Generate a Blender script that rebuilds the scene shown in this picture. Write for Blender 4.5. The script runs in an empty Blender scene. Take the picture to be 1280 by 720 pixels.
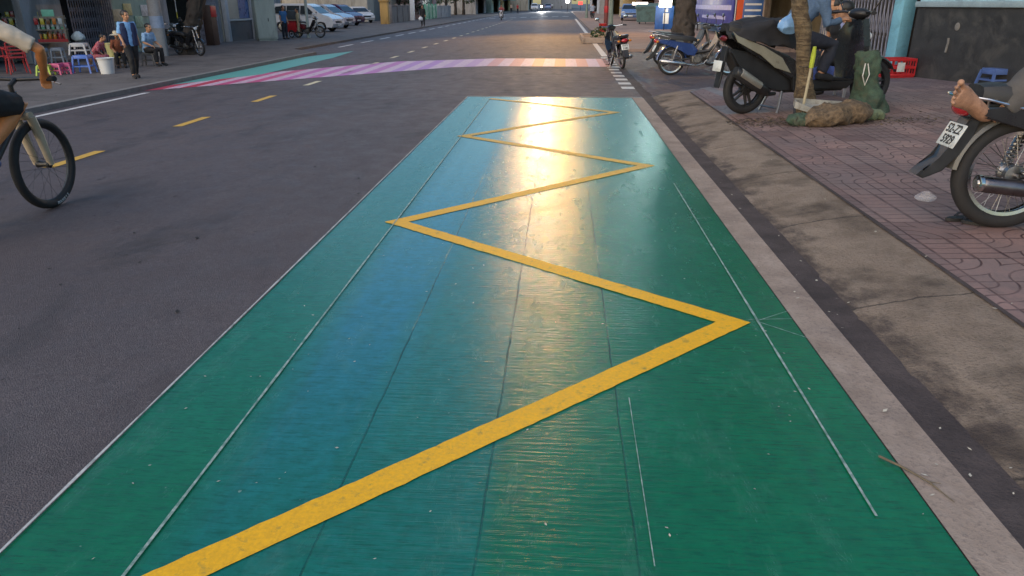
import bpy, bmesh, math, random
from mathutils import Vector, Matrix, Euler, noise
random.seed(7)
R = math.radians
S = bpy.context.scene
C = S.collection
PI = math.pi

# ------------------------------------------------------------------ camera and ground survey
CAM_H = 1.6; F = 900.0; TH = math.atan(356/900); PH = math.atan(64/900*math.cos(TH))
_f = Vector((-math.sin(PH)*math.cos(TH), math.cos(PH)*math.cos(TH), -math.sin(TH)))
_r = Vector((math.cos(PH), math.sin(PH), 0)); _u = _r.cross(_f)
def ray(px, py): return _f + _r*((px-640)/F) - _u*((py-360)/F)
def zg(x, y=5):                      # height of the ground: crowned road, rolled kerb, pavement
    if x > 2.3: return 0.12+0.03*(min(x, 9)-2.3)
    if x > 1.72: return 0.12*(x-1.72)/0.58
    if x > -2: return 0.0
    if x > -9.75: return 0.035*(x+2)
    return -0.17
def road_z(x): return 0.035*(max(x, -9.75)+2) if x < -2 else 0.0
def G(px, py, fn=None):              # where the ground is met
    d = ray(px, py); z = 0.0
    for _ in range(12):
        t = (z-CAM_H)/d.z; x, y = d.x*t, d.y*t
        z = (fn or zg)(x) if not isinstance(fn, (int, float)) else fn
    return Vector((x, y, z))
def P(px, py, Y):
    d = ray(px, py); t = Y/d.y
    return Vector((d.x*t, Y, CAM_H+d.z*t))

# ------------------------------------------------------------------ materials
MATS = {}
def nt(name):
    m = bpy.data.materials.new(name); m.use_nodes = True
    t = m.node_tree; b = t.nodes['Principled BSDF']
    return m, t, b
def N(t, typ, **kw):
    n = t.nodes.new(typ)
    for k, v in kw.items():
        if k.startswith('i_'): n.inputs[k[2:].replace('_', ' ')].default_value = v
        elif k.startswith('n_'): n.inputs[int(k[2:])].default_value = v
        else: setattr(n, k, v)
    return n
def math_(t, op, a, b=None, c=None, clamp=False):
    n = t.nodes.new('ShaderNodeMath'); n.operation = op; n.use_clamp = clamp
    for i, v in enumerate((a, b, c)):
        if v is None: continue
        if isinstance(v, (int, float)): n.inputs[i].default_value = v
        else: t.links.new(v, n.inputs[i])
    return n.outputs[0]
def mixc(t, fac, a, b, blend='MIX'):
    n = t.nodes.new('ShaderNodeMix'); n.data_type = 'RGBA'; n.blend_type = blend
    for idx, v in ((0, fac), (6, a), (7, b)):
        if isinstance(v, (int, float)): n.inputs[idx].default_value = v
        elif isinstance(v, tuple): n.inputs[idx].default_value = (*v[:3], 1)
        else: t.links.new(v, n.inputs[idx])
    return n.outputs[2]
def ramp(t, v, a, b, lo=0.0, hi=1.0):
    n = t.nodes.new('ShaderNodeMapRange'); n.inputs[1].default_value = a; n.inputs[2].default_value = b
    n.inputs[3].default_value = lo; n.inputs[4].default_value = hi
    t.links.new(v, n.inputs[0]); return n.outputs[0]
def noise_(t, vec, scale, detail=4, rough=.55, dist=0):
    n = N(t, 'ShaderNodeTexNoise', i_Scale=scale, i_Detail=detail, i_Roughness=rough, i_Distortion=dist)
    t.links.new(vec, n.inputs['Vector']); return n.outputs['Fac']
def coords(t, sc=None):
    c = t.nodes.new('ShaderNodeTexCoord').outputs['Object']
    if sc:
        m = N(t, 'ShaderNodeMapping'); m.inputs['Scale'].default_value = sc
        t.links.new(c, m.inputs[0]); return m.outputs[0]
    return c
def bump_(t, b, h, strength=.3, dist=.01, normal=None):
    n = N(t, 'ShaderNodeBump', i_Strength=strength, i_Distance=dist)
    t.links.new(h, n.inputs['Height'])
    if normal is not None: t.links.new(normal, n.inputs['Normal'])
    t.links.new(n.outputs[0], b.inputs['Normal']); return n.outputs[0]

def M(name, col, rough=.6, var=.22, scale=6, bump=.15, metal=0, spec=.5, coat=0, dirt=None, streak=False):
    if name in MATS: return MATS[name]
    m, t, b = nt(name)
    c = coords(t, (1, 1, .25) if streak else None)
    n1 = noise_(t, c, scale, 5); n2 = noise_(t, c, scale*9, 3)
    f = math_(t, 'ADD', math_(t, 'MULTIPLY', n1, .65), math_(t, 'MULTIPLY', n2, .35))
    lo = tuple(x*(1-var) for x in col); hi = tuple(min(x*(1+var), 1) for x in col)
    cc = mixc(t, ramp(t, f, .33, .67), lo, hi)
    if dirt:
        d = ramp(t, noise_(t, c, scale*.6, 6, .65, .6), .52, .66)
        cc = mixc(t, math_(t, 'MULTIPLY', d, .75), cc, dirt)
    t.links.new(cc, b.inputs['Base Color'])
    b.inputs['Metallic'].default_value = metal
    b.inputs['Specular IOR Level'].default_value = spec
    b.inputs['Coat Weight'].default_value = coat; b.inputs['Coat Roughness'].default_value = .12
    t.links.new(ramp(t, n1, .3, .7, max(rough-.1, .03), min(rough+.12, 1)), b.inputs['Roughness'])
    if bump: bump_(t, b, f, bump, .01)
    MATS[name] = m; return m
def ME(name, col, strength):
    if name in MATS: return MATS[name]
    m, t, b = nt(name)
    b.inputs['Base Color'].default_value = (*col, 1)
    b.inputs['Emission Color'].default_value = (*col, 1); b.inputs['Emission Strength'].default_value = strength
    MATS[name] = m; return m
def MG(name, col=(.02, .025, .03), rough=.06):
    if name in MATS: return MATS[name]
    m, t, b = nt(name)
    c = coords(t); n = noise_(t, c, 3)
    t.links.new(mixc(t, n, tuple(x*.8 for x in col), tuple(x*1.25 for x in col)), b.inputs['Base Color'])
    b.inputs['Roughness'].default_value = rough; b.inputs['IOR'].default_value = 1.5
    MATS[name] = m; return m

# ------------------------------------------------------------------ mesh kit
class MB:
    def __init__(s): s.bm = bmesh.new()
    def _place(s, vs, M4): bmesh.ops.transform(s.bm, matrix=M4, verts=vs)
    def box(s, c, size, rot=(0, 0, 0), bevel=0, taper=None):
        r = bmesh.ops.create_cube(s.bm, size=1); vs = r['verts']
        for v in vs:
            v.co = Vector((v.co.x*size[0], v.co.y*size[1], v.co.z*size[2]))
            if taper and v.co.z > 0: v.co.x *= taper[0]; v.co.y *= taper[1]
        if bevel:
            es = list({e for v in vs for e in v.link_edges})
            rr = bmesh.ops.bevel(s.bm, geom=es, offset=bevel, segments=2, affect='EDGES', profile=.5)
            vs = list({v for f in rr['faces'] for v in f.verts} | {v for v in vs if v.is_valid})
        s._place(vs, Matrix.Translation(Vector(c)) @ Euler(rot).to_matrix().to_4x4())
        return s
    def tube(s, pts, rad, n=8, caps=True, flat=None):
        pts = [Vector(p) for p in pts]
        if not hasattr(rad, '__len__'): rad = [rad]*len(pts)
        rings = []; up = None
        for i, p in enumerate(pts):
            if i == 0: d = pts[1]-p
            elif i == len(pts)-1: d = p-pts[i-1]
            else: d = (pts[i+1]-p).normalized()+(p-pts[i-1]).normalized()
            d = d.normalized() if d.length > 1e-9 else Vector((0, 0, 1))
            if up is None:
                up = Vector((0, 0, 1)) if abs(d.z) < .9 else Vector((1, 0, 0))
            a = d.cross(up).normalized(); bb = a.cross(d).normalized(); up = bb
            r = rad[i]; fx, fy = flat if flat else (1, 1)
            rings.append([s.bm.verts.new(p + a*(math.cos(2*PI*k/n)*r*fx) + bb*(math.sin(2*PI*k/n)*r*fy)) for k in range(n)])
        for A, B in zip(rings, rings[1:]):
            for k in range(n):
                s.bm.faces.new((A[k], A[(k+1) % n], B[(k+1) % n], B[k]))
        if caps:
            s.bm.faces.new(rings[0][::-1]); s.bm.faces.new(rings[-1])
        return s
    def cyl(s, p0, p1, r0, r1=None, n=14): return s.tube([p0, p1], [r0, r0 if r1 is None else r1], n)
    def lathe(s, prof, c=(0, 0, 0), axis='z', n=24, caps=True):
        rings = []
        for r, h in prof:
            ring = []
            for k in range(n):
                a = 2*PI*k/n
                v = (math.cos(a)*r, math.sin(a)*r, h)
                if axis == 'y': v = (v[0], v[2], v[1])
                if axis == 'x': v = (v[2], v[0], v[1])
                ring.append(s.bm.verts.new(Vector(v)+Vector(c)))
            rings.append(ring)
        for A, B in zip(rings, rings[1:]):
            for k in range(n): s.bm.faces.new((A[k], A[(k+1) % n], B[(k+1) % n], B[k]))
        if caps:
            for g in (rings[0], rings[-1]):
                try: s.bm.faces.new(g)
                except ValueError: pass
        return s
    def torus(s, c, Rr, r, axis='y', n=36, m=10, sq=1.0):
        rings = []
        for i in range(n):
            a = 2*PI*i/n; ring = []
            for j in range(m):
                b = 2*PI*j/m; rr = Rr+math.cos(b)*r; h = math.sin(b)*r*sq
                v = (math.cos(a)*rr, h, math.sin(a)*rr) if axis == 'y' else ((math.cos(a)*rr, math.sin(a)*rr, h) if axis == 'z' else (h, math.cos(a)*rr, math.sin(a)*rr))
                ring.append(s.bm.verts.new(Vector(v)+Vector(c)))
            rings.append(ring)
        for i in range(n):
            A, B = rings[i], rings[(i+1) % n]
            for j in range(m): s.bm.faces.new((A[j], A[(j+1) % m], B[(j+1) % m], B[j]))
        return s
    def sph(s, c, rad, rot=(0, 0, 0), u=14, v=9):
        if not hasattr(rad, '__len__'): rad = (rad,)*3
        r = bmesh.ops.create_uvsphere(s.bm, u_segments=u, v_segments=v, radius=1)
        s._place(r['verts'], Matrix.Translation(Vector(c)) @ Euler(rot).to_matrix().to_4x4() @ Matrix.Diagonal((*rad, 1)))
        return s
    def prism(s, outline, y0, y1, plane='xz', bevel=0, inset=None):
        def v3(p, y): return {'xz': (p[0], y, p[1]), 'xy': (p[0], p[1], y), 'yz': (y, p[0], p[1])}[plane]
        A = [s.bm.verts.new(v3(p, y0)) for p in outline]; B = [s.bm.verts.new(v3(p, y1)) for p in outline]
        k = len(A); fs = []
        for i in range(k): fs.append(s.bm.faces.new((A[i], A[(i+1) % k], B[(i+1) % k], B[i])))
        fs.append(s.bm.faces.new(A[::-1])); fs.append(s.bm.faces.new(B))
        if bevel:
            es = list({e for f in fs[-2:] for e in f.edges})
            bmesh.ops.bevel(s.bm, geom=es, offset=bevel, segments=2, affect='EDGES')
        return s
    def quad(s, pts):
        s.bm.faces.new([s.bm.verts.new(Vector(p)) for p in pts]); return s
    def loft(s, rings, caps=True, closed=True):
        V = [[s.bm.verts.new(Vector(p)) for p in r] for r in rings]; n = len(V[0])
        for A, B in zip(V, V[1:]):
            for k in range(n if closed else n-1): s.bm.faces.new((A[k], A[(k+1) % n], B[(k+1) % n], B[k]))
        if caps and closed: s.bm.faces.new(V[0][::-1]); s.bm.faces.new(V[-1])
        return s
    def mesh(s, me, mat4=None):
        k = len(s.bm.verts); s.bm.from_mesh(me); s.bm.verts.ensure_lookup_table()
        if mat4 is not None: bmesh.ops.transform(s.bm, matrix=mat4, verts=s.bm.verts[k:])
        return s
    def jitter(s, amp, sc, seed=0):
        for v in s.bm.verts:
            v.co += noise.noise_vector(v.co*sc+Vector((seed*7.3, seed*3.1, seed)))*amp
        return s
    def subdiv(s, cuts=1):
        bmesh.ops.subdivide_edges(s.bm, edges=s.bm.edges[:], cuts=cuts, use_grid_fill=True); return s
    def build(s, name, mat, parent=None, smooth=True, angle=38, normals=True):
        if normals: bmesh.ops.recalc_face_normals(s.bm, faces=s.bm.faces[:])
        me = bpy.data.meshes.new(name); s.bm.to_mesh(me); s.bm.free()
        me.materials.append(mat)
        if smooth:
            me.polygons.foreach_set('use_smooth', [True]*len(me.polygons)); me.set_sharp_from_angle(angle=R(angle))
        o = bpy.data.objects.new(name, me); C.objects.link(o)
        if parent is not None: o.parent = parent
        return o
def tag(o, label, cat, group=None, kind=None):
    if label: o['label'] = label
    if cat: o['category'] = cat
    if group: o['group'] = group
    if kind: o['kind'] = kind
    return o
def thing(name, label, cat, loc=(0, 0, 0), rz=0, group=None, scale=1, rx=0):
    o = bpy.data.objects.new(name, None); C.objects.link(o); o.empty_display_size = .2
    o.location = loc; o.rotation_euler = (rx, 0, rz); o.scale = (scale,)*3
    return tag(o, label, cat, group)
def structure(o): o['kind'] = 'structure'; return o
def copy_tree(o, parent=None):
    c = o.copy(); C.objects.link(c); c.parent = parent
    for ch in [k for k in C.objects if k.parent == o]: copy_tree(ch, c)
    return c
def dup(o, loc, rz=None, label=None, group=None, scale=None):
    c = copy_tree(o); c.location = loc
    if rz is not None: c.rotation_euler.z = rz
    if label: c['label'] = label
    if group: c['group'] = group
    if scale: c.scale = (scale,)*3
    return c
def text_mesh(body, size, depth=.001):
    cu = bpy.data.curves.new('t', 'FONT'); cu.body = body; cu.size = size; cu.extrude = depth
    cu.align_x = 'CENTER'; cu.align_y = 'CENTER'; cu.resolution_u = 2; cu.offset = size*.018
    ob = bpy.data.objects.new('t', cu); C.objects.link(ob)
    dg = bpy.context.evaluated_depsgraph_get()
    me = bpy.data.meshes.new_from_object(ob.evaluated_get(dg))
    bpy.data.objects.remove(ob); bpy.data.curves.remove(cu); return me
def skin_mesh(J, E, root=None, sub=1):
    names = list(J); idx = {n: i for i, n in enumerate(names)}
    me = bpy.data.meshes.new('sk'); me.from_pydata([J[n][0] for n in names], [(idx[a], idx[b]) for a, b in E], [])
    ob = bpy.data.objects.new('sk', me); C.objects.link(ob)
    ob.modifiers.new('s', 'SKIN')
    ly = me.skin_vertices[0].data
    for i, n in enumerate(names):
        r = J[n][1]; ly[i].radius = r if hasattr(r, '__len__') else (r, r); ly[i].use_root = (n == (root or names[0]))
    sm = ob.modifiers.new('u', 'SUBSURF'); sm.levels = sub; sm.render_levels = sub
    dg = bpy.context.evaluated_depsgraph_get(); dg.update()
    out = bpy.data.meshes.new_from_object(ob.evaluated_get(dg))
    bpy.data.objects.remove(ob); bpy.data.meshes.remove(me); return out
# ------------------------------------------------------------------ ground materials
def mat_asphalt():
    m, t, b = nt('asphalt'); c = coords(t)
    big = noise_(t, c, .35, 5, .6); mid = noise_(t, c, 3.5, 5, .65); fine = noise_(t, c, 120, 2, .7)
    lanes = noise_(t, coords(t, (1.1, .03, 1)), 1.0, 4, .6)
    v = N(t, 'ShaderNodeTexVoronoi', i_Scale=170.0); t.links.new(c, v.inputs['Vector'])
    base = mixc(t, ramp(t, big, .40, .60), (.094, .074, .076), (.148, .117, .116))
    base = mixc(t, ramp(t, lanes, .4, .62, 0, .5), base, (.10, .082, .086))
    base = mixc(t, ramp(t, fine, .42, .62, 0, .85), base, (.044, .034, .038))
    base = mixc(t, ramp(t, noise_(t, c, 28, 4, .75), .40, .64, 0, .7), base, (.062, .048, .053)); spk = ramp(t, v.outputs['Color'], .80, .92)
    base = mixc(t, math_(t, 'MULTIPLY', spk, .6), base, (.19, .165, .165))
    stain = ramp(t, noise_(t, coords(t, (1, .45, 1)), 1.5, 7, .72, .4), .52, .68)
    base = mixc(t, math_(t, 'MULTIPLY', stain, .8), base, (.036, .030, .033))
    spots = ramp(t, noise_(t, coords(t, (1, .7, 1)), 5.5, 3, .55), .75, .78)
    base = mixc(t, math_(t, 'MULTIPLY', spots, .8), base, (.012, .011, .012))
    t.links.new(base, b.inputs['Base Color'])
    t.links.new(ramp(t, mid, .35, .65, .56, .74), b.inputs['Roughness'])
    b.inputs['Specular IOR Level'].default_value = .45
    h = math_(t, 'ADD', fine, math_(t, 'MULTIPLY', v.outputs['Distance'], .8))
    bump_(t, b, h, .8, .006); return m
def mat_bay():
    m, t, b = nt('green_bay_paint'); c = coords(t)
    sx = N(t, 'ShaderNodeSeparateXYZ'); t.links.new(c, sx.inputs[0]); X, Y = sx.outputs[0], sx.outputs[1]
    big = noise_(t, c, 1.1, 5, .6); fine = noise_(t, c, 90, 3, .6); strk = noise_(t, coords(t, (6, .12, 1)), 1.0, 5, .65)
    col = mixc(t, ramp(t, big, .3, .7), (.0014, .125, .047), (.0030, .165, .068))
    # finisher and roller bands, smoother in some lanes; their blue is painted sky reflection
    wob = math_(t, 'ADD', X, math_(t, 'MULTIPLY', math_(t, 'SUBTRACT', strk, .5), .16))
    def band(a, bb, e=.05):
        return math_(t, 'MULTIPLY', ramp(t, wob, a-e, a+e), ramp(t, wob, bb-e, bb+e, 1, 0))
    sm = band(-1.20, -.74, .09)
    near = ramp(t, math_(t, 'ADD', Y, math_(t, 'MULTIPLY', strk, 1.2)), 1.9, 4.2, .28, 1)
    sky_sheen = math_(t, 'ADD', math_(t, 'MULTIPLY', math_(t, 'MULTIPLY', sm, near), .88), math_(t, 'MULTIPLY', band(-.73, -.2, .05), .32), clamp=True)
    far = ramp(t, Y, 2.0, 8.0, 0, .7)          # sky reflection put into the colour, bluer towards the bay's far end
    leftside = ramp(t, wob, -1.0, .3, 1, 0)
    sky_sheen = math_(t, 'ADD', sky_sheen, math_(t, 'MULTIPLY', far, leftside), clamp=True)
    col = mixc(t, sky_sheen, col, (.016, .165, .225))
    mot = noise_(t, c, 13, 5, .7); mot2 = noise_(t, coords(t, (10, 55, 1)), 1.0, 4, .75)
    col = mixc(t, ramp(t, mot, .36, .64, 0, .45), col, (.0012, .082, .038))
    col = mixc(t, ramp(t, mot2, .50, .66, 0, .55), col, (.001, .062, .030))
    tyre = ramp(t, noise_(t, coords(t, (5.5, .22, 1)), 1.0, 6, .7), .56, .70)
    col = mixc(t, math_(t, 'MULTIPLY', math_(t, 'MULTIPLY', tyre, ramp(t, mot, .3, .6)), .42), col, (.020, .085, .068))
    wear = ramp(t, noise_(t, coords(t, (2.2, .8, 1)), 2.4, 8, .78, .3), .52, .74)
    col = mixc(t, math_(t, 'MULTIPLY', wear, .34), col, (.085, .22, .165))
    dark = ramp(t, noise_(t, coords(t, (3, 14, 1)), 1.0, 5, .7), .58, .72)
    col = mixc(t, math_(t, 'MULTIPLY', dark, .35), col, (.002, .055, .035))
    # seams
    seam = None
    for sxp in (-.745, -.228, .272):
        d = math_(t, 'ABSOLUTE', math_(t, 'SUBTRACT', math_(t, 'ADD', X, math_(t, 'MULTIPLY', math_(t, 'SUBTRACT', noise_(t, coords(t, (0, 3, 0)), 1.0, 5, .7), .5), .02)), sxp))
        s_ = ramp(t, d, .0018, .005, 1, 0); seam = s_ if seam is None else math_(t, 'MAXIMUM', seam, s_)
    brk = ramp(t, noise_(t, coords(t, (0, 1.2, 0)), 1.0, 4), .36, .56, .25, .95)
    seam = math_(t, 'MULTIPLY', seam, brk)
    col = mixc(t, math_(t, 'MULTIPLY', seam, .8), col, (.003, .035, .028))
    flecks = ramp(t, noise_(t, c, 26, 2, .5), .77, .80)
    col = mixc(t, math_(t, 'MULTIPLY', flecks, .45), col, (.35, .42, .36))
    t.links.new(col, b.inputs['Base Color'])
    grooved = math_(t, 'SUBTRACT', 1.0, math_(t, 'MULTIPLY', sm, .6))
    rr = math_(t, 'ADD', ramp(t, strk, .3, .7, .20, .28), math_(t, 'MULTIPLY', wear, .08))
    rr = math_(t, 'SUBTRACT', rr, math_(t, 'MULTIPLY', sm, .02))
    t.links.new(rr, b.inputs['Roughness'])
    b.inputs['Specular IOR Level'].default_value = .5; b.inputs['IOR'].default_value = 1.52
    # transverse broom grooves
    yy = math_(t, 'ADD', Y, math_(t, 'MULTIPLY', noise_(t, coords(t, (1.3, .7, 1)), 1.0, 3), .12))
    lane = math_(t, 'FLOOR', math_(t, 'DIVIDE', math_(t, 'ADD', X, .728), .5))
    yy = math_(t, 'ADD', yy, math_(t, 'MULTIPLY', lane, .377))
    g1 = math_(t, 'MULTIPLY', noise_(t, coords(t, (1.6, 62, 1)), 1.0, 4, .75), 1.25)
    gw = math_(t, 'SINE', math_(t, 'MULTIPLY', yy, 2*PI/.031))
    g = math_(t, 'ADD', math_(t, 'MULTIPLY', gw, .07), g1)
    g = math_(t, 'MULTIPLY', g, grooved)
    h = math_(t, 'ADD', math_(t, 'MULTIPLY', fine, .05), g)
    h = math_(t, 'SUBTRACT', h, math_(t, 'MULTIPLY', seam, 1.2))
    bump_(t, b, h, .52, .004); return m
def mat_paint(name, col, wear=.35, under=(.06, .055, .06), sc=9, rough=.5, fade=None):
    m, t, b = nt(name); c = coords(t)
    n = noise_(t, c, sc, 6, .7, .2); f = noise_(t, c, 70, 3)
    a = mixc(t, ramp(t, f, .3, .7), tuple(x*.85 for x in col), tuple(min(1, x*1.1) for x in col))
    w = ramp(t, n, .72-wear*.45, .80-wear*.2)
    if fade:
        sx = N(t, 'ShaderNodeSeparateXYZ'); t.links.new(c, sx.inputs[0])
        w = math_(t, 'MAXIMUM', w, math_(t, 'MULTIPLY', ramp(t, sx.outputs[1], *fade), ramp(t, n, .35, .6, .4, 1)))
    t.links.new(mixc(t, math_(t, 'MULTIPLY', w, .8), a, under), b.inputs['Base Color'])
    t.links.new(ramp(t, f, .3, .7, rough-.08, rough+.12), b.inputs['Roughness'])
    bump_(t, b, math_(t, 'ADD', f, math_(t, 'MULTIPLY', noise_(t, coords(t, (2, 40, 1)), 1.0, 4, .7), .8)), .3, .004); return m
def mat_concrete(name, lo, hi, dark, sc=3, stain=.5, b_=.5, cracks=True, silt=False):
    m, t, b = nt(name); c = coords(t)
    n1 = noise_(t, c, sc, 6, .68, .3); n2 = noise_(t, c, 60, 4, .7); n3 = noise_(t, c, sc*.45, 4, .6)
    col = mixc(t, ramp(t, n1, .32, .68), lo, hi)
    col = mixc(t, ramp(t, n2, .5, .7, 0, .5), col, dark)
    col = mixc(t, ramp(t, n3, .5, .68, 0, stain), col, dark)
    if cracks:
        v = N(t, 'ShaderNodeTexVoronoi', i_Scale=.75, feature='DISTANCE_TO_EDGE')
        dv = N(t, 'ShaderNodeVectorMath', operation='ADD'); nn = N(t, 'ShaderNodeTexNoise', i_Scale=2.5, i_Detail=5.0)
        t.links.new(c, nn.inputs['Vector']); t.links.new(c, dv.inputs[0])
        sc_ = N(t, 'ShaderNodeVectorMath', operation='SCALE'); sc_.inputs['Scale'].default_value = .5
        t.links.new(nn.outputs['Color'], sc_.inputs[0]); t.links.new(sc_.outputs[0], dv.inputs[1]); t.links.new(dv.outputs[0], v.inputs['Vector'])
        ck = ramp(t, v.outputs['Distance'], .004, .012, 1, 0)
        col = mixc(t, math_(t, 'MULTIPLY', ck, .6), col, tuple(x*.4 for x in dark))
    if silt:
        sx = N(t, 'ShaderNodeSeparateXYZ'); t.links.new(c, sx.inputs[0])
        xx = math_(t, 'ADD', sx.outputs[0], math_(t, 'MULTIPLY', math_(t, 'SUBTRACT', noise_(t, coords(t, (1.6, 1.0, 1)), 2.2, 7, .72), .5), .9))
        col = mixc(t, ramp(t, xx, 1.62, 1.78, .9, 0), col, (.052, .039, .036))
        jy = math_(t, 'ABSOLUTE', math_(t, 'SUBTRACT', math_(t, 'FRACT', math_(t, 'DIVIDE', math_(t, 'ADD', sx.outputs[1], math_(t, 'MULTIPLY', n1, .10)), 1.55)), .5))
        col = mixc(t, ramp(t, jy, .002, .007, .8, 0), col, (.03, .024, .022))
    t.links.new(col, b.inputs['Base Color']); b.inputs['Roughness'].default_value = .8
    b.inputs['Specular IOR Level'].default_value = .3
    bump_(t, b, math_(t, 'ADD', n2, math_(t, 'MULTIPLY', n1, 1.5)), b_, .012); return m
def mat_tiles():
    m, t, b = nt('patterned_paving'); c = coords(t)
    sc = N(t, 'ShaderNodeVectorMath', operation='SCALE'); sc.inputs['Scale'].default_value = 1/.40; t.links.new(c, sc.inputs[0])
    sx = N(t, 'ShaderNodeSeparateXYZ'); t.links.new(sc.outputs[0], sx.inputs[0])
    fx, fy = math_(t, 'FRACT', sx.outputs[0]), math_(t, 'FRACT', sx.outputs[1])
    cx, cy = math_(t, 'FLOOR', sx.outputs[0]), math_(t, 'FLOOR', sx.outputs[1])
    cv = N(t, 'ShaderNodeCombineXYZ'); t.links.new(cx, cv.inputs[0]); t.links.new(cy, cv.inputs[1])
    w = N(t, 'ShaderNodeTexWhiteNoise', noise_dimensions='2D'); t.links.new(cv.outputs[0], w.inputs['Vector']); rnd = w.outputs['Value']
    rc = N(t, 'ShaderNodeSeparateColor'); t.links.new(w.outputs['Color'], rc.inputs[0])
    fl = math_(t, 'GREATER_THAN', rnd, .5)
    ffx = math_(t, 'ADD', math_(t, 'MULTIPLY', fx, math_(t, 'SUBTRACT', 1, fl)), math_(t, 'MULTIPLY', math_(t, 'SUBTRACT', 1, fx), fl))
    def ln(a, bb): return math_(t, 'SQRT', math_(t, 'ADD', math_(t, 'MULTIPLY', a, a), math_(t, 'MULTIPLY', bb, bb)))
    d1 = ln(ffx, fy); d2 = ln(math_(t, 'SUBTRACT', 1, ffx), math_(t, 'SUBTRACT', 1, fy))
    d = math_(t, 'MINIMUM', d1, d2)
    arc = math_(t, 'ABSOLUTE', math_(t, 'SUBTRACT', math_(t, 'FRACT', math_(t, 'MULTIPLY', d, 4.0)), .5))
    st = math_(t, 'ABSOLUTE', math_(t, 'SUBTRACT', math_(t, 'FRACT', math_(t, 'MULTIPLY', math_(t, 'ADD', math_(t, 'MULTIPLY', fy, fl), math_(t, 'MULTIPLY', fx, math_(t, 'SUBTRACT', 1, fl))), 4.0)), .5))
    st2 = math_(t, 'ABSOLUTE', math_(t, 'SUBTRACT', math_(t, 'FRACT', math_(t, 'MULTIPLY', math_(t, 'ADD', math_(t, 'MULTIPLY', fx, fl), math_(t, 'MULTIPLY', fy, math_(t, 'SUBTRACT', 1, fl))), 2.0)), .5))
    st = math_(t, 'MAXIMUM', st, st2)
    pick = math_(t, 'GREATER_THAN', rc.outputs[1], .62)
    dd = math_(t, 'ADD', math_(t, 'MULTIPLY', arc, math_(t, 'SUBTRACT', 1, pick)), math_(t, 'MULTIPLY', st, pick))
    line = ramp(t, dd, .41, .47)
    ex = math_(t, 'MAXIMUM', math_(t, 'ABSOLUTE', math_(t, 'SUBTRACT', fx, .5)), math_(t, 'ABSOLUTE', math_(t, 'SUBTRACT', fy, .5)))
    line = math_(t, 'MAXIMUM', line, ramp(t, ex, .475, .49))
    n1 = noise_(t, c, 1.1, 5, .62); n2 = noise_(t, c, 45, 4, .7)
    col = mixc(t, rnd, (.165, .090, .078), (.31, .185, .155))
    col = mixc(t, ramp(t, n1, .40, .66, 0, .65), col, (.125, .095, .092))
    col = mixc(t, ramp(t, n2, .48, .70, 0, .45), col, (.10, .076, .074))
    blu = ramp(t, sx.outputs[1], 27, 38)                 # older bluish slabs by the shop fronts
    col = mixc(t, math_(t, 'MULTIPLY', blu, .6), col, (.095, .105, .155))
    col = mixc(t, ramp(t, noise_(t, c, 3.2, 7, .75, .5), .50, .68, 0, .6), col, (.085, .062, .056))
    col = mixc(t, math_(t, 'MULTIPLY', rc.outputs[2], .22), col, (.30, .24, .22))
    col = mixc(t, math_(t, 'MULTIPLY', line, ramp(t, noise_(t, c, 5, 4, .7), .35, .6, .35, .9)), col, (.040, .015, .016))
    t.links.new(col, b.inputs['Base Color']); b.inputs['Roughness'].default_value = .68
    h = math_(t, 'ADD', math_(t, 'MULTIPLY', math_(t, 'SUBTRACT', 1, line), 1.0), math_(t, 'MULTIPLY', n2, .35))
    bump_(t, b, h, .6, .006); return m

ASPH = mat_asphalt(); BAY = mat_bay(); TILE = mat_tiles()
WHITE_P = mat_paint('white_road_paint', (.62, .60, .58), .45)
LINE_P = mat_paint('thin_white_line', (.56, .60, .55), 1.0, (.01, .12, .075), 22)
YEL_P = mat_paint('yellow_road_paint', (.84, .42, .002), .34, (.16, .16, .045), 16, .5, fade=(4.8, 10.5, 0, .95))
YEL_D = mat_paint('yellow_lane_dash', (.62, .36, .05), .25)
YEL_F = mat_paint('pale_lane_dash', (.60, .50, .30), .4)
KERB_C = mat_concrete('kerb_concrete', (.27, .20, .155), (.39, .30, .24), (.085, .066, .062), 4, .35, .5, False)
SLOPE_C = mat_concrete('sloped_concrete', (.20, .148, .110), (.30, .232, .178), (.062, .045, .034), 4.2, .85, 1.3, False, True)
GUT = mat_concrete('wet_gutter', (.052, .039, .037), (.100, .076, .070), (.032, .024, .023), 4, .6, .9, False)
PAVE_L = mat_concrete('grey_pavement', (.10, .09, .088), (.155, .14, .135), (.055, .05, .05), 1.6, .6, .4)
PAVE_R = mat_concrete('pink_pavement', (.24, .17, .145), (.32, .23, .19), (.12, .09, .08), 1.2, .5, .4)
SLAB_P = mat_concrete('pale_slab', (.15, .15, .165), (.22, .22, .235), (.08, .078, .085), 2.2, .6, .4)

# ------------------------------------------------------------------ the setting
mb = MB()      # one sheet to the horizon, crowned towards the left gutter
xs = [-900, -60, -9.75, -2, 2.6, 60, 900]; ys = [-200, -20, 0, 20, 60, 140, 300, 1600]
grid = [[mb.bm.verts.new((x, y, road_z(x)-(0.0 if x > -10 else .0))) for y in ys] for x in xs]
for i in range(len(xs)-1):
    for j in range(len(ys)-1): mb.bm.faces.new((grid[i][j], grid[i+1][j], grid[i+1][j+1], grid[i][j+1]))
structure(mb.build('road', ASPH, smooth=False))

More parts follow.
